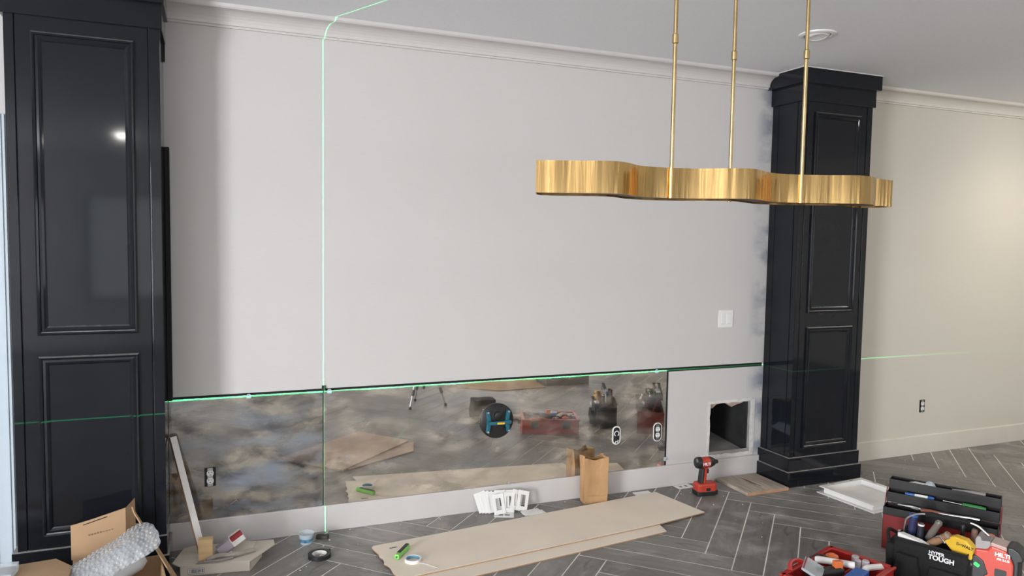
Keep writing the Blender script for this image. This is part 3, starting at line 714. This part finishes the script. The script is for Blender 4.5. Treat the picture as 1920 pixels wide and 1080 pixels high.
for k, (x, y, z, l, m_, nm, lb) in enumerate([(.19, .168, .325, .05, PAPER, 'plastic_pouch', 'crumpled clear pouch on the top toolbox tray'), (.38, .17, .325, .09, GREY, 'paint_brush', 'old grey brush lying on the top toolbox tray'), (.15, .172, .325, .06, PAPER, 'folded_paper', 'folded white paper on the top toolbox tray')]):
    b = MB(); random.seed(k)
    if nm == 'paint_brush': b.tube([(-.09, 0, 0), (-.03, .004, .004), (0, 0, .004), (.06, 0, .002)], [.006, .008, .012, .016], 8)
    elif nm == 'plastic_pouch': b.lathe([(.012, -.008), (.03, 0), (.02, .016), (.006, .024)], 7)
    else: b.prism([(-.06, -.018), (.02, -.022), (.06, .004), (-.03, .02)], -.002, .004)
    o = b.build(nm, CLEAR if nm == 'plastic_pouch' else m_, bevel=.001); placed(o, TBM(x, y, z+.004)); tag(o, lb, nm.replace('_', ' '))

# ------------------------------------------------------------------ black tool bag with its tools
TA = math.atan2(-.916, .40)
def TG(x, y, z): return T(3.02, -1.475, 0) @ rz(TA) @ T(x, y, z)
tg = thing('tool_bag', 'black nylon open tool bag with white lettering in front of the toolbox', 'tool bag', (3.02, -1.475, 0), TA)
def softbox(name, x0, x1, y0, y1, z0, z1, bulge, mat_, parent, nx=8, ny=6, nz=5, open_top=False):
    vs = []; fs = []; idx = {}
    def P_(i, j, k):
        key = (i, j, k)
        if key in idx: return idx[key]
        a, b_, c = i/nx, j/ny, k/nz
        x = x0+(x1-x0)*a; y = y0+(y1-y0)*b_; z = z0+(z1-z0)*c
        bx = sin(pi*b_)*sin(pi*min(1, c*.9+.1)); by = sin(pi*a)*sin(pi*min(1, c*.9+.1))
        x += bulge*(bx*(1 if i == nx else -1 if i == 0 else 0)); y += bulge*by*(1 if j == ny else -1 if j == 0 else 0)
        nzv = mnoise.noise(Vector((x*14, y*14, z*14)))*bulge*.5
        idx[key] = len(vs); vs.append((x+nzv, y+nzv, z+(nzv if 0 < k else 0))); return idx[key]
    for i in range(nx):
        for k in range(nz):
            fs.append((P_(i, 0, k), P_(i+1, 0, k), P_(i+1, 0, k+1), P_(i, 0, k+1))); fs.append((P_(i+1, ny, k), P_(i, ny, k), P_(i, ny, k+1), P_(i+1, ny, k+1)))
    for j in range(ny):
        for k in range(nz):
            fs.append((P_(0, j+1, k), P_(0, j, k), P_(0, j, k+1), P_(0, j+1, k+1))); fs.append((P_(nx, j, k), P_(nx, j+1, k), P_(nx, j+1, k+1), P_(nx, j, k+1)))
    for i in range(nx):
        for j in range(ny):
            fs.append((P_(i, j+1, 0), P_(i+1, j+1, 0), P_(i+1, j, 0), P_(i, j, 0)))
            if not open_top: fs.append((P_(i, j, nz), P_(i+1, j, nz), P_(i+1, j+1, nz), P_(i, j+1, nz)))
    me = bpy.data.meshes.new(name); me.from_pydata(vs, [], fs); me.update()
    o = obj(name, me, mat_, parent, smooth=True)
    if open_top: s = o.modifiers.new('thick', 'SOLIDIFY'); s.thickness = .004
    return o
softbox('bag_body', .04, .345, 0, .19, .004, .205, .010, CLOTH, tg, open_top=True)
softbox('end_pocket', -.002, .038, .02, .17, .01, .16, .012, CLOTH, tg)
softbox('front_pocket', .06, .15, -.028, .002, .02, .14, .010, CLOTH, tg)
softbox('front_pocket', .20, .33, -.024, .002, .02, .11, .010, CLOTH, tg)
MB().tube(catmull([(.01, .02, .16), (-.015, .09, .20), (.01, .17, .16)], 8), .008, 8).build('pocket_strap', CLOTH, tg, True)
MB().tube([(.04, -.004, .203), (.345, -.004, .203), (.345, .194, .203), (.04, .194, .203)], .005, 8, closed=True).build('rim_binding', CLOTH, tg)
MB().tube(catmull([(.052, .095, .12), (.055, .095, .24), (.075, .095, .285), (.15, .095, .318), (.33, .095, .326), (.39, .095, .30), (.43, .095, .262), (.43, .095, .24)], 8), .005, 10).build('steel_handle', METAL, tg, True)
MB().tube([(.145, .095, .315), (.165, .095, .321), (.31, .095, .328), (.33, .095, .326)], [.011, .013, .013, .011], 12).build('foam_grip', CLOTH, tg, True)
text('HYPER', .022, WTEXT, tg, T(.225, -.0155, .180) @ rx(R(88)), bold=.0006)
text('TOUGH', .030, WTEXT, tg, T(.245, -.0155, .158) @ rx(R(88)), bold=.0012)
def driver(name, x, y, z, tilt, spin, l, r, m_, label, cat='screwdriver', cap=None):
    t = thing(name, label, cat); placed(t, TG(x, y, z) @ rz(R(spin)) @ ry(R(tilt)))
    MB().lathe([(r*.5, -l*.5), (r*.85, -l*.45), (r, -l*.1), (r*.9, l*.3), (r, l*.4), (r*.75, l*.48), (r*.3, l*.5)], 12).build('handle', m_, t, True)
    MB().lathe([(.003, -l*.5-.08), (.003, -l*.48)], 8).build('shank', METAL, t)
    if cap: MB().lathe([(r*1.02, l*.36), (r*1.02, l*.44)], 12).build('collar', cap, t, True)
NAVY = mat('navy_handle', (.03, .035, .10), .4)
driver('screwdriver', .085, .11, .245, 4, 0, .12, .019, NAVY, 'navy handled screwdriver standing in the tool bag', cap=BLUEP)
driver('screwdriver', .128, .08, .225, 3, 10, .10, .014, mat('dark_handle', (.03, .03, .045), .35), 'dark screwdriver with a pale butt in the tool bag', cap=PLASTICW)
driver('screwdriver', .172, .13, .235, 26, 0, .12, .017, mat('smoky_handle', (.20, .17, .15), .25, alpha=.9), 'smoky clear handled screwdriver tilted in the tool bag')
driver('chisel', .218, .045, .228, 50, 0, .12, .019, HANDLEW, 'brown wooden handled chisel tilted in the tool bag', 'chisel', cap=GREY)
driver('screwdriver', .285, .168, .24, 0, 0, .09, .010, PLASTICB, 'thin black screwdriver standing behind the yellow case')
driver('hammer_handle', .335, .15, .235, 4, 0, .10, .014, mat('rust_brown', (.17, .09, .07), .6), 'rust brown tool handle upright beside the yellow case', 'tool handle')
o = MB().add([(-.075, -.012, 0), (.06, -.02, -.012), (.06, .01, -.006), (-.075, .02, .006), (-.075, -.01, .02), (.02, -.02, .004), (.02, .012, .008), (-.06, .02, .018)], [(0, 1, 2, 3), (0, 1, 5, 4), (1, 2, 6, 5), (3, 2, 6, 7), (0, 3, 7, 4), (4, 5, 6, 7)]).build('paper_sheet', PAPER); placed(o, TG(.125, .02, .205)); tag(o, 'crumpled white paper tucked in the tool bag edge', 'paper')
t = thing('yellow_case', 'yellow plastic case with black lettering in the tool bag', 'tool case'); placed(t, TG(.305, .05, .225) @ rz(R(-8)) @ ry(R(6)) @ Matrix.Diagonal((.8, .8, .8, 1)))
MB().prism([(-.085, 0), (-.075, .025), (-.03, .05), (.03, .052), (.075, .02), (.08, -.05), (-.02, -.05), (-.055, -.02)], -.03, .03, rx(R(90))).build('shell', YEL, t, bevel=.008, seg=3)
text('DeWALT', .022, INK, t, T(.032, -.0305, .016) @ rx(R(90)), bold=.0008)
MB().tube(catmull([(-.095, -.03, -.018), (-.12, -.034, .0), (-.10, -.036, .018), (-.07, -.034, -.01)], 8), .006, 8).build('hook', METAL, t, True)
t = thing('orange_capped_bottle', 'small dark bottle with an orange cap beside the tool bag handle', 'bottle'); placed(t, TG(.40, .165, .225))
MB().lathe([(.014, -.05), (.014, .02), (.009, .026)], 14).build('bottle_body', PLASTICB, t, True); MB().lathe([(.016, .022), (.017, .024), (.017, .044), (.014, .047)], 14).build('cap', ORANGE, t, True)

# ------------------------------------------------------------------ red plastic tool case with contents
RA = math.atan2(.33, .944)
def RC(x, y, z): return T(2.36, -1.50, 0) @ rz(RA) @ T(x, y, z)
rc = thing('plastic_tool_case', 'open bright red plastic tool case full of small parts', 'tool case', (2.36, -1.50, 0), RA)
RL, RD = .47, .30
b = MB(); b.box(0, RL, -RD, 0, 0, .006)
for (x0, x1, y0, y1) in ((0, RL, -.014, 0), (0, RL, -RD, -RD+.014), (0, .016, -RD, 0), (RL-.016, RL, -RD, 0)): b.box(x0, x1, y0, y1, 0, .115)
b.build('shell', REDP, rc, bevel=.006, seg=3)
b = MB()
for (x0, x1, y0, y1) in ((-.008, RL+.008, -.018, .008), (-.008, RL+.008, -RD-.008, -RD+.018), (-.008, .02, -RD, 0), (RL-.02, RL+.008, -RD, 0)): b.box(x0, x1, y0, y1, .112, .124)
b.build('rim', REDP, rc, bevel=.004)
for x in (.10, .36): BX('latch', x-.03, x+.03, .002, .014, .05, .118, PLASTICB, rc, bevel=.003)
BX('divider', .016, RL-.016, -.155, -.147, .006, .095, REDP, rc); BX('divider', .28, .288, -.147, -.014, .006, .095, REDP, rc)
MB().tube(catmull([(.06, -.012, .118), (.10, .012, .135), (.16, .012, .135), (.2, -.012, .118)], 6), .011, 8).build('carry_handle', REDP, rc, True)
MB().box(-.034, -.008, -.09, -.05, .075, .11).box(-.03, -.012, -.12, -.09, .08, .10).build('side_clasp', PLASTICB, rc, bevel=.004)
def item(name, label, cat, M, parts):
    t = thing(name, label, cat); placed(t, M)
    for nm, mb, m_, sm in parts: mb.build(nm, m_, t, sm, bevel=0 if sm else .002)
    return t
item('white_tube', 'white cardboard tube lying across the red case', 'tube', RC(.30, -.10, .125) @ rz(R(-64)), [('tube_wall', MB().lathe([(.016, -.085), (.016, .085), (.013, .085), (.013, -.085), (.016, -.085)], 20, ry(R(90)), caps=False), PAPER, True)])
for k, (x, y) in enumerate(((.405, -.16), (.44, -.135), (.425, -.19))):
    item('bottle_cap', 'cloudy lilac round plastic cap in the red case', 'bottle cap', RC(x, y, .108), [('cap_body', MB().lathe([(.017, -.03), (.017, .016), (.014, .02), (.002, .019)], 18, caps=False), mat('cloudy_lilac', (.62, .57, .60), .35, alpha=.85), True)])['group'] = 'round caps in the red case'
item('red_ball_tool', 'rounded orange red tool head in the red case', 'tool', RC(.36, -.06, .105), [('head', MB().lathe([(.002, -.03), (.025, -.022), (.034, 0), (.028, .022), (.01, .032), (.001, .033)], 20, caps=False), ORANGE, True), ('stem', MB().lathe([(.012, 0), (.012, .05)], 12, ry(R(-90))), REDP, True)])
item('caulk_gun', 'orange and black caulking tool in the red case', 'tool', RC(.17, -.12, .121) @ rz(R(-30)), [('barrel', MB().lathe([(.024, -.09), (.024, .07), (.012, .09)], 16, ry(R(90))), PLASTICB, True), ('trigger_grip', MB().box(.04, .08, -.012, .012, .0, .05), ORANGE, False)])
item('hose', 'thin black coiled hose in the red case', 'hose', RC(.20, -.04, .115), [('coil', MB().tube(catmull([(-.08, -.02, 0), (-.03, .018, .022), (.03, .02, .026), (.09, .0, .03), (.12, -.03, .005)], 8), .004, 8), PLASTICB, True)])
item('blue_box', 'long blue plastic box at the back of the red case', 'box', RC(.19, -.23, .105) @ rz(R(3)), [('box_body', MB().box(-.12, .12, -.03, .03, -.025, .028), BLUEP, False), ('paper_label', MB().box(-.03, .04, .03, .031, -.015, .02), PAPER, False)])
item('plastic_pouch', 'clear zip pouch propped in the red case', 'pouch', RC(.09, -.10, .155) @ rz(R(20)) @ rx(R(25)), [('pouch_film', MB().prism(rounded(.14, .09, .008), -.006, .006), CLEAR, False), ('zip_strip', MB().box(-.07, .07, .036, .042, .006, .008), INKRED, False)])
item('white_fitting', 'white plastic elbow fitting in the red case', 'fitting', RC(.36, -.22, .11), [('pipe', MB().tube(catmull([(-.03, 0, 0), (.0, .0, .01), (.05, -.01, .004), (.10, -.03, 0)], 5), .014, 10), PAPER, True)])
item('grey_block', 'grey metal block in the red case', 'block', RC(.235, -.05, .06), [('block', MB().box(-.045, .03, -.02, .02, -.05, .045), GREY, False)])

# ------------------------------------------------------------------ things standing nearer to the camera, seen in the mirror
t = thing('suction_lifter', 'black round suction cup lifter with teal handle stuck on the long mirror', 'suction lifter', (1.553, -.0065, .532), 0)
Md = rx(R(90)) @ Matrix.Diagonal((.79, .79, .79, 1))
MB().lathe([(.132, 0), (.132, .012), (.122, .02), (.06, .03), (.05, .034), (.001, .034)], 40, Md, caps=True).build('rubber_disc', PLASTICB, t, True)
hb = MB().tube([(-.085, 0, .075), (-.04, 0, .085), (.04, 0, .085), (.085, 0, .075)], .014, 12, Md).build('handle_bar', TEAL, t, True)
for s in (-1, 1):
    MB().prism([(s*.07, -.085), (s*.095, -.075), (s*.085, 0), (s*.095, .075), (s*.07, .085), (s*.055, 0)], .022, .05, Md).build('handle_foot', TEAL, t, bevel=.004)
    MB().tube([(s*.08, 0, .03), (s*.08, 0, .078)], .012, 10, Md).build('handle_post', TEAL, t, True)
    for q in (-1, 1): MB().lathe([(.008, .05), (.008, .056), (.004, .058)], 12, Md @ T(s*.082, q*.072, 0)).build('bolt', METAL, t, True)
MB().lathe([(.03, .034), (.03, .05), (.02, .056)], 20, Md @ T(0, .045, 0)).build('pump_button', PLASTICB, t, True)
MB().prism([(-.03, -.006), (.028, -.008), (.03, .006), (-.028, .008)], .0985, .0995, Md).build('yellow_mark', YEL, t)
t = thing('black_pouch', 'black zipped pouch on the floor left of the red case', 'pouch', (2.20, -2.02, 0), R(10))
softbox('pouch_body', -.10, .10, -.07, .07, 0, .20, .02, CLOTH, t); softbox('flap', -.09, .09, .05, .085, .09, .205, .01, CLOTH, t)
t = thing('white_gloves', 'pair of pale pink work gloves on the floor by the red case', 'gloves', (2.52, -2.02, 0), R(20))
softbox('glove_palm', -.06, .06, -.05, .05, 0, .03, .01, mat('pale_glove', (.70, .58, .56), .8), t)
for k in range(4): MB().tube([(.05, -.04+k*.026, .015), (.09, -.045+k*.03, .018), (.125, -.05+k*.033, .012)], .012, 8).build('finger', MATS['pale_glove'], t, True)

def floor_panel(name, poly, z, label, mat_, th=.008, lift=0):
    cx = sum(p[0] for p in poly)/len(poly); cy = sum(p[1] for p in poly)/len(poly)
    t = thing(name, label, 'board', (cx, cy, z))
    MB().prism([(p[0]-cx, p[1]-cy) for p in poly], 0, th).build('panel', mat_, t)
    MB().prism([((p[0]-cx)*1.002, (p[1]-cy)*1.002) for p in poly], .001, th*.75).build('dark_edge', BOARDE, t)
PINK = mat('tan_hardboard', (.50, .37, .28), .8, var=.06)
floor_panel('tan_board', [(.40, -1.39), (1.11, -1.96), (1.42, -1.56), (.82, -.99)], .009, 'upper tan hardboard piece on the floor, seen in the mirror', PINK)
floor_panel('tan_board', [(.86, -1.01), (1.39, -1.30), (1.46, -1.55), (.95, -1.30)], .0005, 'lower tan hardboard piece under the upper one, seen in the mirror', PINK)
floor_panel('cardboard_sheet', [(2.30, -3.62), (2.80, -3.18), (3.35, -3.19), (3.40, -3.75)], .0005, 'brown cardboard sheet on the floor far from the mirror', CARD)
t = thing('black_case', 'low black case on the floor beside the brown cardboard', 'case', (3.66, -3.42, 0), R(3))
BX('case_body', -.26, .26, -.16, .16, 0, .10, PLASTICB, t, bevel=.008); BX('lid', -.262, .262, -.162, .162, .102, .14, PLASTICB, t, bevel=.008); BX('carry_handle', -.06, .06, .162, .185, .07, .10, PLASTICB, t, bevel=.006)

# tripod carrying the line laser
LA = math.atan2(-.9, .43)
LO = T(1.854, -2.74, .70) @ rz(LA)
LX, LY, LZ = (LO @ Vector((-.03, 0, .066)))
tc_ = tuple((LO @ Vector((.05, 0, 0))).xy)
t = thing('tripod', 'silver aluminium tripod carrying the red line laser', 'tripod', (tc_[0], tc_[1], 0))
for k, a in enumerate((142, 22, 262)):
    ca, sa = cos(R(a)), sin(R(a)); foot = Vector((ca*.21, sa*.21, .012)); topp = Vector((ca*.03, sa*.03, .56))
    lg = MB().tube([topp, topp.lerp(foot, .72)], .011, 10).build('leg', METAL, t, True)
    MB().tube([topp.lerp(foot, .70), topp.lerp(foot, .80)], .015, 10).build('leg_lock', PLASTICB, lg, True)
    MB().tube([topp.lerp(foot, .78), foot], .008, 10).build('lower_tube', METAL, lg, True)
    MB().lathe([(.014, -.012), (.014, .006), (.008, .014)], 12, T(*foot)).build('rubber_foot', PLASTICB, lg, True)
    MB().tube([(0, 0, .30), topp.lerp(foot, .5)], .005, 8).build('brace', PLASTICB, t, True)
MB().tube([(0, 0, .16), (0, 0, .68)], .013, 12).build('centre_column', PLASTICB, t, True)
MB().lathe([(.03, .54), (.045, .555), (.045, .58), (.03, .595)], 20).build('hub', PLASTICB, t, True)
MB().lathe([(.03, .68), (.03, .6995)], 20).build('head_plate', PLASTICB, t, True)
t = thing('line_laser', 'red and black line laser with green light on the tripod', 'laser level'); placed(t, LO)
D_ = .031
def side(pts, d, name, m_, bev=.003, parent=t): return MB().prism(pts, -d, d, rx(R(90))).build(name, m_, parent, bevel=bev, seg=3)
side([(.0, .0), (.088, .0), (.088, .098), (.08, .118), (.070, .132), (.036, .138), (.028, .124), (.001, .120)], D_, 'red_housing', REDT, .005)
side([(.002, .116), (.0, .142), (.004, .152), (.012, .152), (.015, .143), (.034, .146), (.036, .134), (.026, .118)], D_*.8, 'top_grip', GREY, .002)
side([(.035, .134), (.035, .1455), (.070, .141), (.072, .130)], D_*.9, 'clear_cover', mat('rosy_grey', (.36, .24, .21), .35), .002)
side([(.070, .130), (.071, .144), (.085, .144), (.098, .136), (.106, .122), (.106, .112), (.098, .110), (.098, .0), (.086, .0), (.086, .100), (.079, .119)], D_*1.04, 'rear_bumper', PLASTICB, .004)
side([(-.003, .03), (-.003, .102), (.006, .104), (.022, .094), (.034, .062), (.026, .056), (.024, .03)], D_*1.06, 'front_bumper', PLASTICB, .003)
MB().prism(rounded(.013, .009, .003), 0, .0012, T(.008, -D_*1.06, .080) @ rx(R(90)) @ rz(R(-30))).build('laser_window', GLED, t)
MB().prism(rounded(.026, .02, .003), 0, .001, T(.060, -D_, .072) @ rx(R(90))).build('dark_recess', PLASTICB, t)
text('HILTI', .0145, WTEXT, t, T(.062, -D_-.0004, .119) @ rx(R(90)) @ rz(R(0)), bold=.0005); text('PM 2-LG', .0075, WTEXT, t, T(.064, -D_-.0004, .1075) @ rx(R(90)), bold=.0003)
MB().lathe([(.012, 0), (.012, .006), (.008, .008)], 18, T(-.003, 0, .066) @ ry(R(-90))).build('front_lens', PLASTICB, t, True)
# the laser itself: a real point source that only shines in one level plane and one upright plane
ll = bpy.data.lights.new('laser_beam', 'POINT'); ll.energy = 340.0; ll.shadow_soft_size = 0; ll.use_nodes = True
N, Lk = ll.node_tree.nodes, ll.node_tree.links
em = [x for x in N if x.bl_idname == 'ShaderNodeEmission'][0]
tcn = N.new('ShaderNodeTexCoord'); sx = N.new('ShaderNodeSeparateXYZ'); Lk.new(tcn.outputs['Normal'], sx.inputs[0])
def thin(sock, w_):
    return math_(N, Lk, 'LESS_THAN', math_(N, Lk, 'ABSOLUTE', sock), w_)
fwd = math_(N, Lk, 'MULTIPLY', sx.outputs['Y'], sx.outputs['Y'])
lev = math_(N, Lk, 'MULTIPLY', thin(sx.outputs['Z'], .0009), math_(N, Lk, 'MULTIPLY', fwd, 5))
down = math_(N, Lk, 'LESS_THAN', sx.outputs['Z'], -.262)        # the fan is weak below the baseboard
upr = math_(N, Lk, 'MULTIPLY', thin(sx.outputs['X'], .00065), math_(N, Lk, 'SUBTRACT', 1, math_(N, Lk, 'MULTIPLY', down, .85)))
Lk.new(math_(N, Lk, 'MULTIPLY', math_(N, Lk, 'ADD', lev, upr), 5), em.inputs['Strength'])
em.inputs['Color'].default_value = (.035, 1, .27, 1)
lob = bpy.data.objects.new('laser_beam', ll); C.objects.link(lob); lob.location = (LX, LY, LZ)
lob.rotation_euler = (0, 0, math.atan2(LX-.554, -LY))     # local X is normal to the upright plane

# ------------------------------------------------------------------ items by the left column
t = thing('shipping_box', 'open flattened pale cardboard box with a barcode under the scraps', 'cardboard box', (.02, -.23, 0), R(-9))
b = MB(); b.box(-.15, .16, -.13, -.127, 0, .05); b.box(-.15, .16, .09, .093, 0, .05); b.box(-.15, -.147, -.13, .09, 0, .05); b.box(-.15, .16, -.13, .09, 0, .003); b.build('box_walls', CARDP, t)
MB().add([(.16, -.13, 0), (.163, -.13, .05), (.20, .03, .05), (.20, .03, 0), (.157, -.127, 0), (.16, -.127, .05), (.197, .03, .05), (.197, .03, 0)], [(0, 1, 2, 3), (4, 7, 6, 5), (1, 5, 6, 2), (0, 3, 7, 4)]).build('side_flap', CARDP, t)
MB().prism([(-.19, -.10), (-.155, -.135), (.155, -.138), (.165, -.135), (.26, .04), (.25, .10), (.20, .10), (-.13, .095), (-.17, .07)], .050, .054).build('top_flap', CARDP, t)
bc = BX('barcode_label', -.115, -.045, -.1312, -.1302, .010, .034, PAPER, t)
MB().ring([(0, .0003), (.0015, .0003)], -.116, -.044, .009, .035, -.1313).build('label_border', INK, bc)
b = MB(); x = -.110; random.seed(2)
while x < -.05: wd = random.choice((.0012, .002, .003)); b.box(x, x+wd, -.1316, -.1313, .013, .031); x += wd+random.choice((.0015, .0025))
b.build('bars', INK, bc)
def BXM(x, y, z): return T(.02, -.23, 0) @ rz(R(-9)) @ T(x, y, z)
o = BX('wood_block', -.032, .032, -.022, .022, 0, .10, WOOD, bevel=.002); placed(o, BXM(-.045, -.075, .0545) @ rz(R(4))); tag(o, 'pale pine block standing on the flattened box', 'wood block')
t = thing('paper_carton', 'small white and grey printed carton tilted on the box', 'carton'); placed(t, BXM(.055, .0, .095) @ rz(R(14)) @ ry(R(-32)))
BX('carton_body', -.065, .065, -.022, .022, -.022, .022, LILAC, t, bevel=.002); BX('white_sleeve', .005, .068, -.0235, .0235, -.0235, .0235, PAPER, t, bevel=.001); BX('red_stripe', .01, .0685, -.024, .0, .004, .0242, INKRED, t)
item('glove_scrap', 'grey folded rag lying on the flattened box', 'rag', BXM(.06, -.085, .063) @ rz(R(8)), [('rag_fold', MB().tube(catmull([(-.10, -.012, 0), (-.05, .004, .006), (.0, -.006, .008), (.06, .004, .006), (.12, .03, .004)], 6), [.004, .008, .011, .012, .012, .011]+[.012]*12+[.010]*7, 8), mat('grey_rag', (.34, .31, .27), .9, var=.2), True), ('rag_edge', MB().tube(catmull([(-.11, -.02, -.004), (-.04, -.03, -.002), (.02, -.02, 0)], 6), .006, 8), GREY, True)])
item('torn_cardboard', 'torn grey cardboard scrap hanging over the box edge', 'cardboard scrap', BXM(-.02, -.115, .056), [('scrap', MB().prism([(-.06, -.02), (.03, -.022), (.09, .0), (.05, .012), (.0, .004), (-.05, .01)], 0, .003), GREY, False)])
item('torn_cardboard', 'pale torn cardboard scrap at the back of the box', 'cardboard scrap', BXM(.11, .05, .056) @ rx(R(12)), [('scrap', MB().prism([(-.05, -.03), (.05, -.02), (.06, .02), (.0, .035), (-.04, .02)], 0, .004), CARDP, False)])
item('earplug', 'tiny white foam plug on the flattened box', 'foam plug', BXM(.06, -.04, .06), [('plug', MB().lathe([(.006, -.008), (.006, .006), (.003, .009)], 12, ry(R(70))), PAPER, True)])
# leaning strip
p0 = Vector((-.055, -.215, .062)); p1 = Vector((-.186, -.035, .590))
d = (p1-p0); L = d.length; zax = d.normalized(); xax = Vector((1, .55, 0)); xax = (xax-zax*xax.dot(zax)).normalized(); yax = zax.cross(xax)
Ms = Matrix(((xax.x, yax.x, zax.x, p0.x), (xax.y, yax.y, zax.y, p0.y), (xax.z, yax.z, zax.z, p0.z), (0, 0, 0, 1)))
t = thing('leaning_strip', 'narrow white faced strip leaning against the mirror corner', 'strip'); placed(t, Ms)
BX('white_face', -.016, .016, -.009, -.006, 0, L, PAPER, t); BX('core', -.016, .016, -.006, .009, 0, L, WOODE, t); BX('yellow_band', -.0165, .0165, .0088, .0095, L*.42, L*.46, YEL, t); BX('foot_cap', -.0165, .0165, -.0095, .0095, -.008, .0, PLASTICB, t)

# big cardboard box with bubble wrap in front of the left column
t = thing('cardboard_box', 'large open brown cardboard box with flaps in front of the column', 'cardboard box', (-.50, -.62, 0), R(8))
th = .005; b = MB()
b.box(-.42, .30, -.22, -.22+th, 0, .16); b.box(-.42, .30, .14-th, .14, 0, .16); b.box(-.42, -.42+th, -.22, .14, 0, .16); b.box(.30-th, .30, -.22, .14, 0, .16); b.box(-.42, .30, -.22, .14, 0, th)
b.build('box_walls', CARD, t)
MB().prism([(-.42, -.2), (-.06, -.2), (-.04, .02), (-.10, .15), (-.42, .16)], 0, .004, T(0, 0, .225) @ rx(R(-3))).build('top_flap', CARD, t)
fi = (T(-.50, -.62, 0) @ rz(R(8))).inverted()
fq = [fi @ Vector(p) for p in ((-.327, -.50, .415), (-.150, -.50, .07), (-.128, -.62, .05), (-.318, -.52, .395))]; fo = fi.to_3x3() @ Vector((-.004, 0, -.002))
MB().add([tuple(p) for p in fq]+[tuple(p+fo) for p in fq], [(0, 1, 2, 3), (7, 6, 5, 4), (0, 4, 5, 1), (1, 5, 6, 2), (2, 6, 7, 3), (3, 7, 4, 0)]).build('side_flap', CARD, t)
t = thing('kraft_box', 'small upright kraft box with faint print behind the bubble wrap', 'cardboard box', (-.455, -.40, 0), R(8))
BX('stand_carton', -.115, .13, -.03, .05, 0, .195, CARD, t, bevel=.002)
MB().prism([(-.120, .19), (.09, .19), (.09, .385), (-.03, .358), (-.10, .345), (-.120, .342)], .026, .031, rx(R(90))).build('front_face', CARD, t)
MB().add([(.09, -.03, .19), (.135, .03, .19), (.13, .03, .405), (.09, -.03, .385)], [(0, 1, 2, 3)]).build('side_face', CARD, t)
MB().box(-.075, .02, -.0315, -.031, .0, .004, T(-.0, 0, .352) @ ry(R(-13))).build('slot', DARKSLOT, t)
for k in range(9): MB().box(-.055+k*.011, -.047+k*.011, -.0316, -.0311, .285+k*.0014, .292+k*.0014-(.003 if k > 4 else 0)).build('print_mark', INKB, t)

def bubble_wrap():
    t = thing('bubble_wrap', 'crumpled roll of clear bubble wrap lying on the cardboard box', 'bubble wrap', (-.455, -.62, .175), R(14))
    random.seed(4); nx, ny = 40, 26; vs = []; fs = []; bv = MB()
    def S(a, b_):
        x = -.21+.42*a; ang = -1.15+2.5*b_
        rr = .095+.012*mnoise.noise(Vector((a*5, b_*4, 2)))+.006*mnoise.noise(Vector((a*16, b_*13, 6)))
        return Vector((x+.015*mnoise.noise(Vector((b_*6, a*2, 9)))+(.03*(a-.5)*sin(ang*2)), -sin(ang)*rr*1.25-.0, cos(ang)*rr*.95-.03+.19*(a-.35)))
    for j in range(ny+1):
        for i in range(nx+1): vs.append(tuple(S(i/nx, j/ny)))
    for j in range(ny):
        for i in range(nx): k = j*(nx+1)+i; fs.append((k, k+1, k+nx+2, k+nx+1))
    me = bpy.data.meshes.new('film'); me.from_pydata(vs, [], fs); me.update(); obj('film', me, BUBBLE, t, smooth=True)
    bm = MB(); U = 24; V = 16
    for j in range(V):
        for i in range(U):
            a = (i+.5+.5*(j % 2))/(U+.6); b_ = (j+.5)/V
            p = S(a, b_); e = .01; nrm = (S(a+e, b_)-S(a-e, b_)).cross(S(a, b_+e)-S(a, b_-e)).normalized()
            if nrm.z < -.2 or nrm.dot(Vector((p.x*0, p.y, p.z+.03))) < 0: nrm = -nrm
            q = nrm.to_track_quat('Z', 'Y').to_matrix().to_4x4()
            bm.lathe([(.0072, 0), (.0066, .0024), (.004, .0038), (.0005, .0042)], 8, Matrix.Translation(p) @ q, caps=False)
    o = bm.build('bubbles', BUBBLE, t, smooth=True); o['kind'] = 'stuff'
    core = MB().lathe([(.05, -.19), (.066, -.16), (.068, .16), (.05, .19)], 20, T(0, 0, -.01) @ ry(R(90-24))).build('inner_layers', mat('inner_plastic', (.55, .57, .58), .3), t, True)
bubble_wrap()
o = softbox('plastic_film', -.09, .09, -.06, .06, 0, .02, .012, CLEAR, None); o.location = (-.83, -.60, .232); tag(o, 'crumpled clear plastic film on the cardboard box flap', 'plastic film')

# ------------------------------------------------------------------ debris
b = MB(); random.seed(21)
for k in range(170):
    x = random.uniform(.1, 5.6); y = -abs(random.gauss(0, .45))-.03
    if k < 60: x = random.uniform(.5, 3.0); y = -random.uniform(.02, .3)
    if .72 < x < 2.7 and -.87 < y < -.1: continue
    if 3.42 < x < 4.2 and y > -.33 or (x > 2.2 and y < -1.1) or (3.1 < x < 4.1): continue
    s = random.uniform(.0015, .0045); b.prism([(s*random.uniform(.6, 1.6)*cos(q), s*sin(q)*random.uniform(.5, 1.2)) for q in (0, 1.3, 2.5, 3.9, 5.2)], 0, s*.6, T(x, y, .0003) @ rz(random.uniform(0, 6)))
o = b.build('plaster_crumbs', PLASTERW); o['label'] = 'small white plaster crumbs scattered over the grey floor'; o['category'] = 'debris'; o['kind'] = 'stuff'
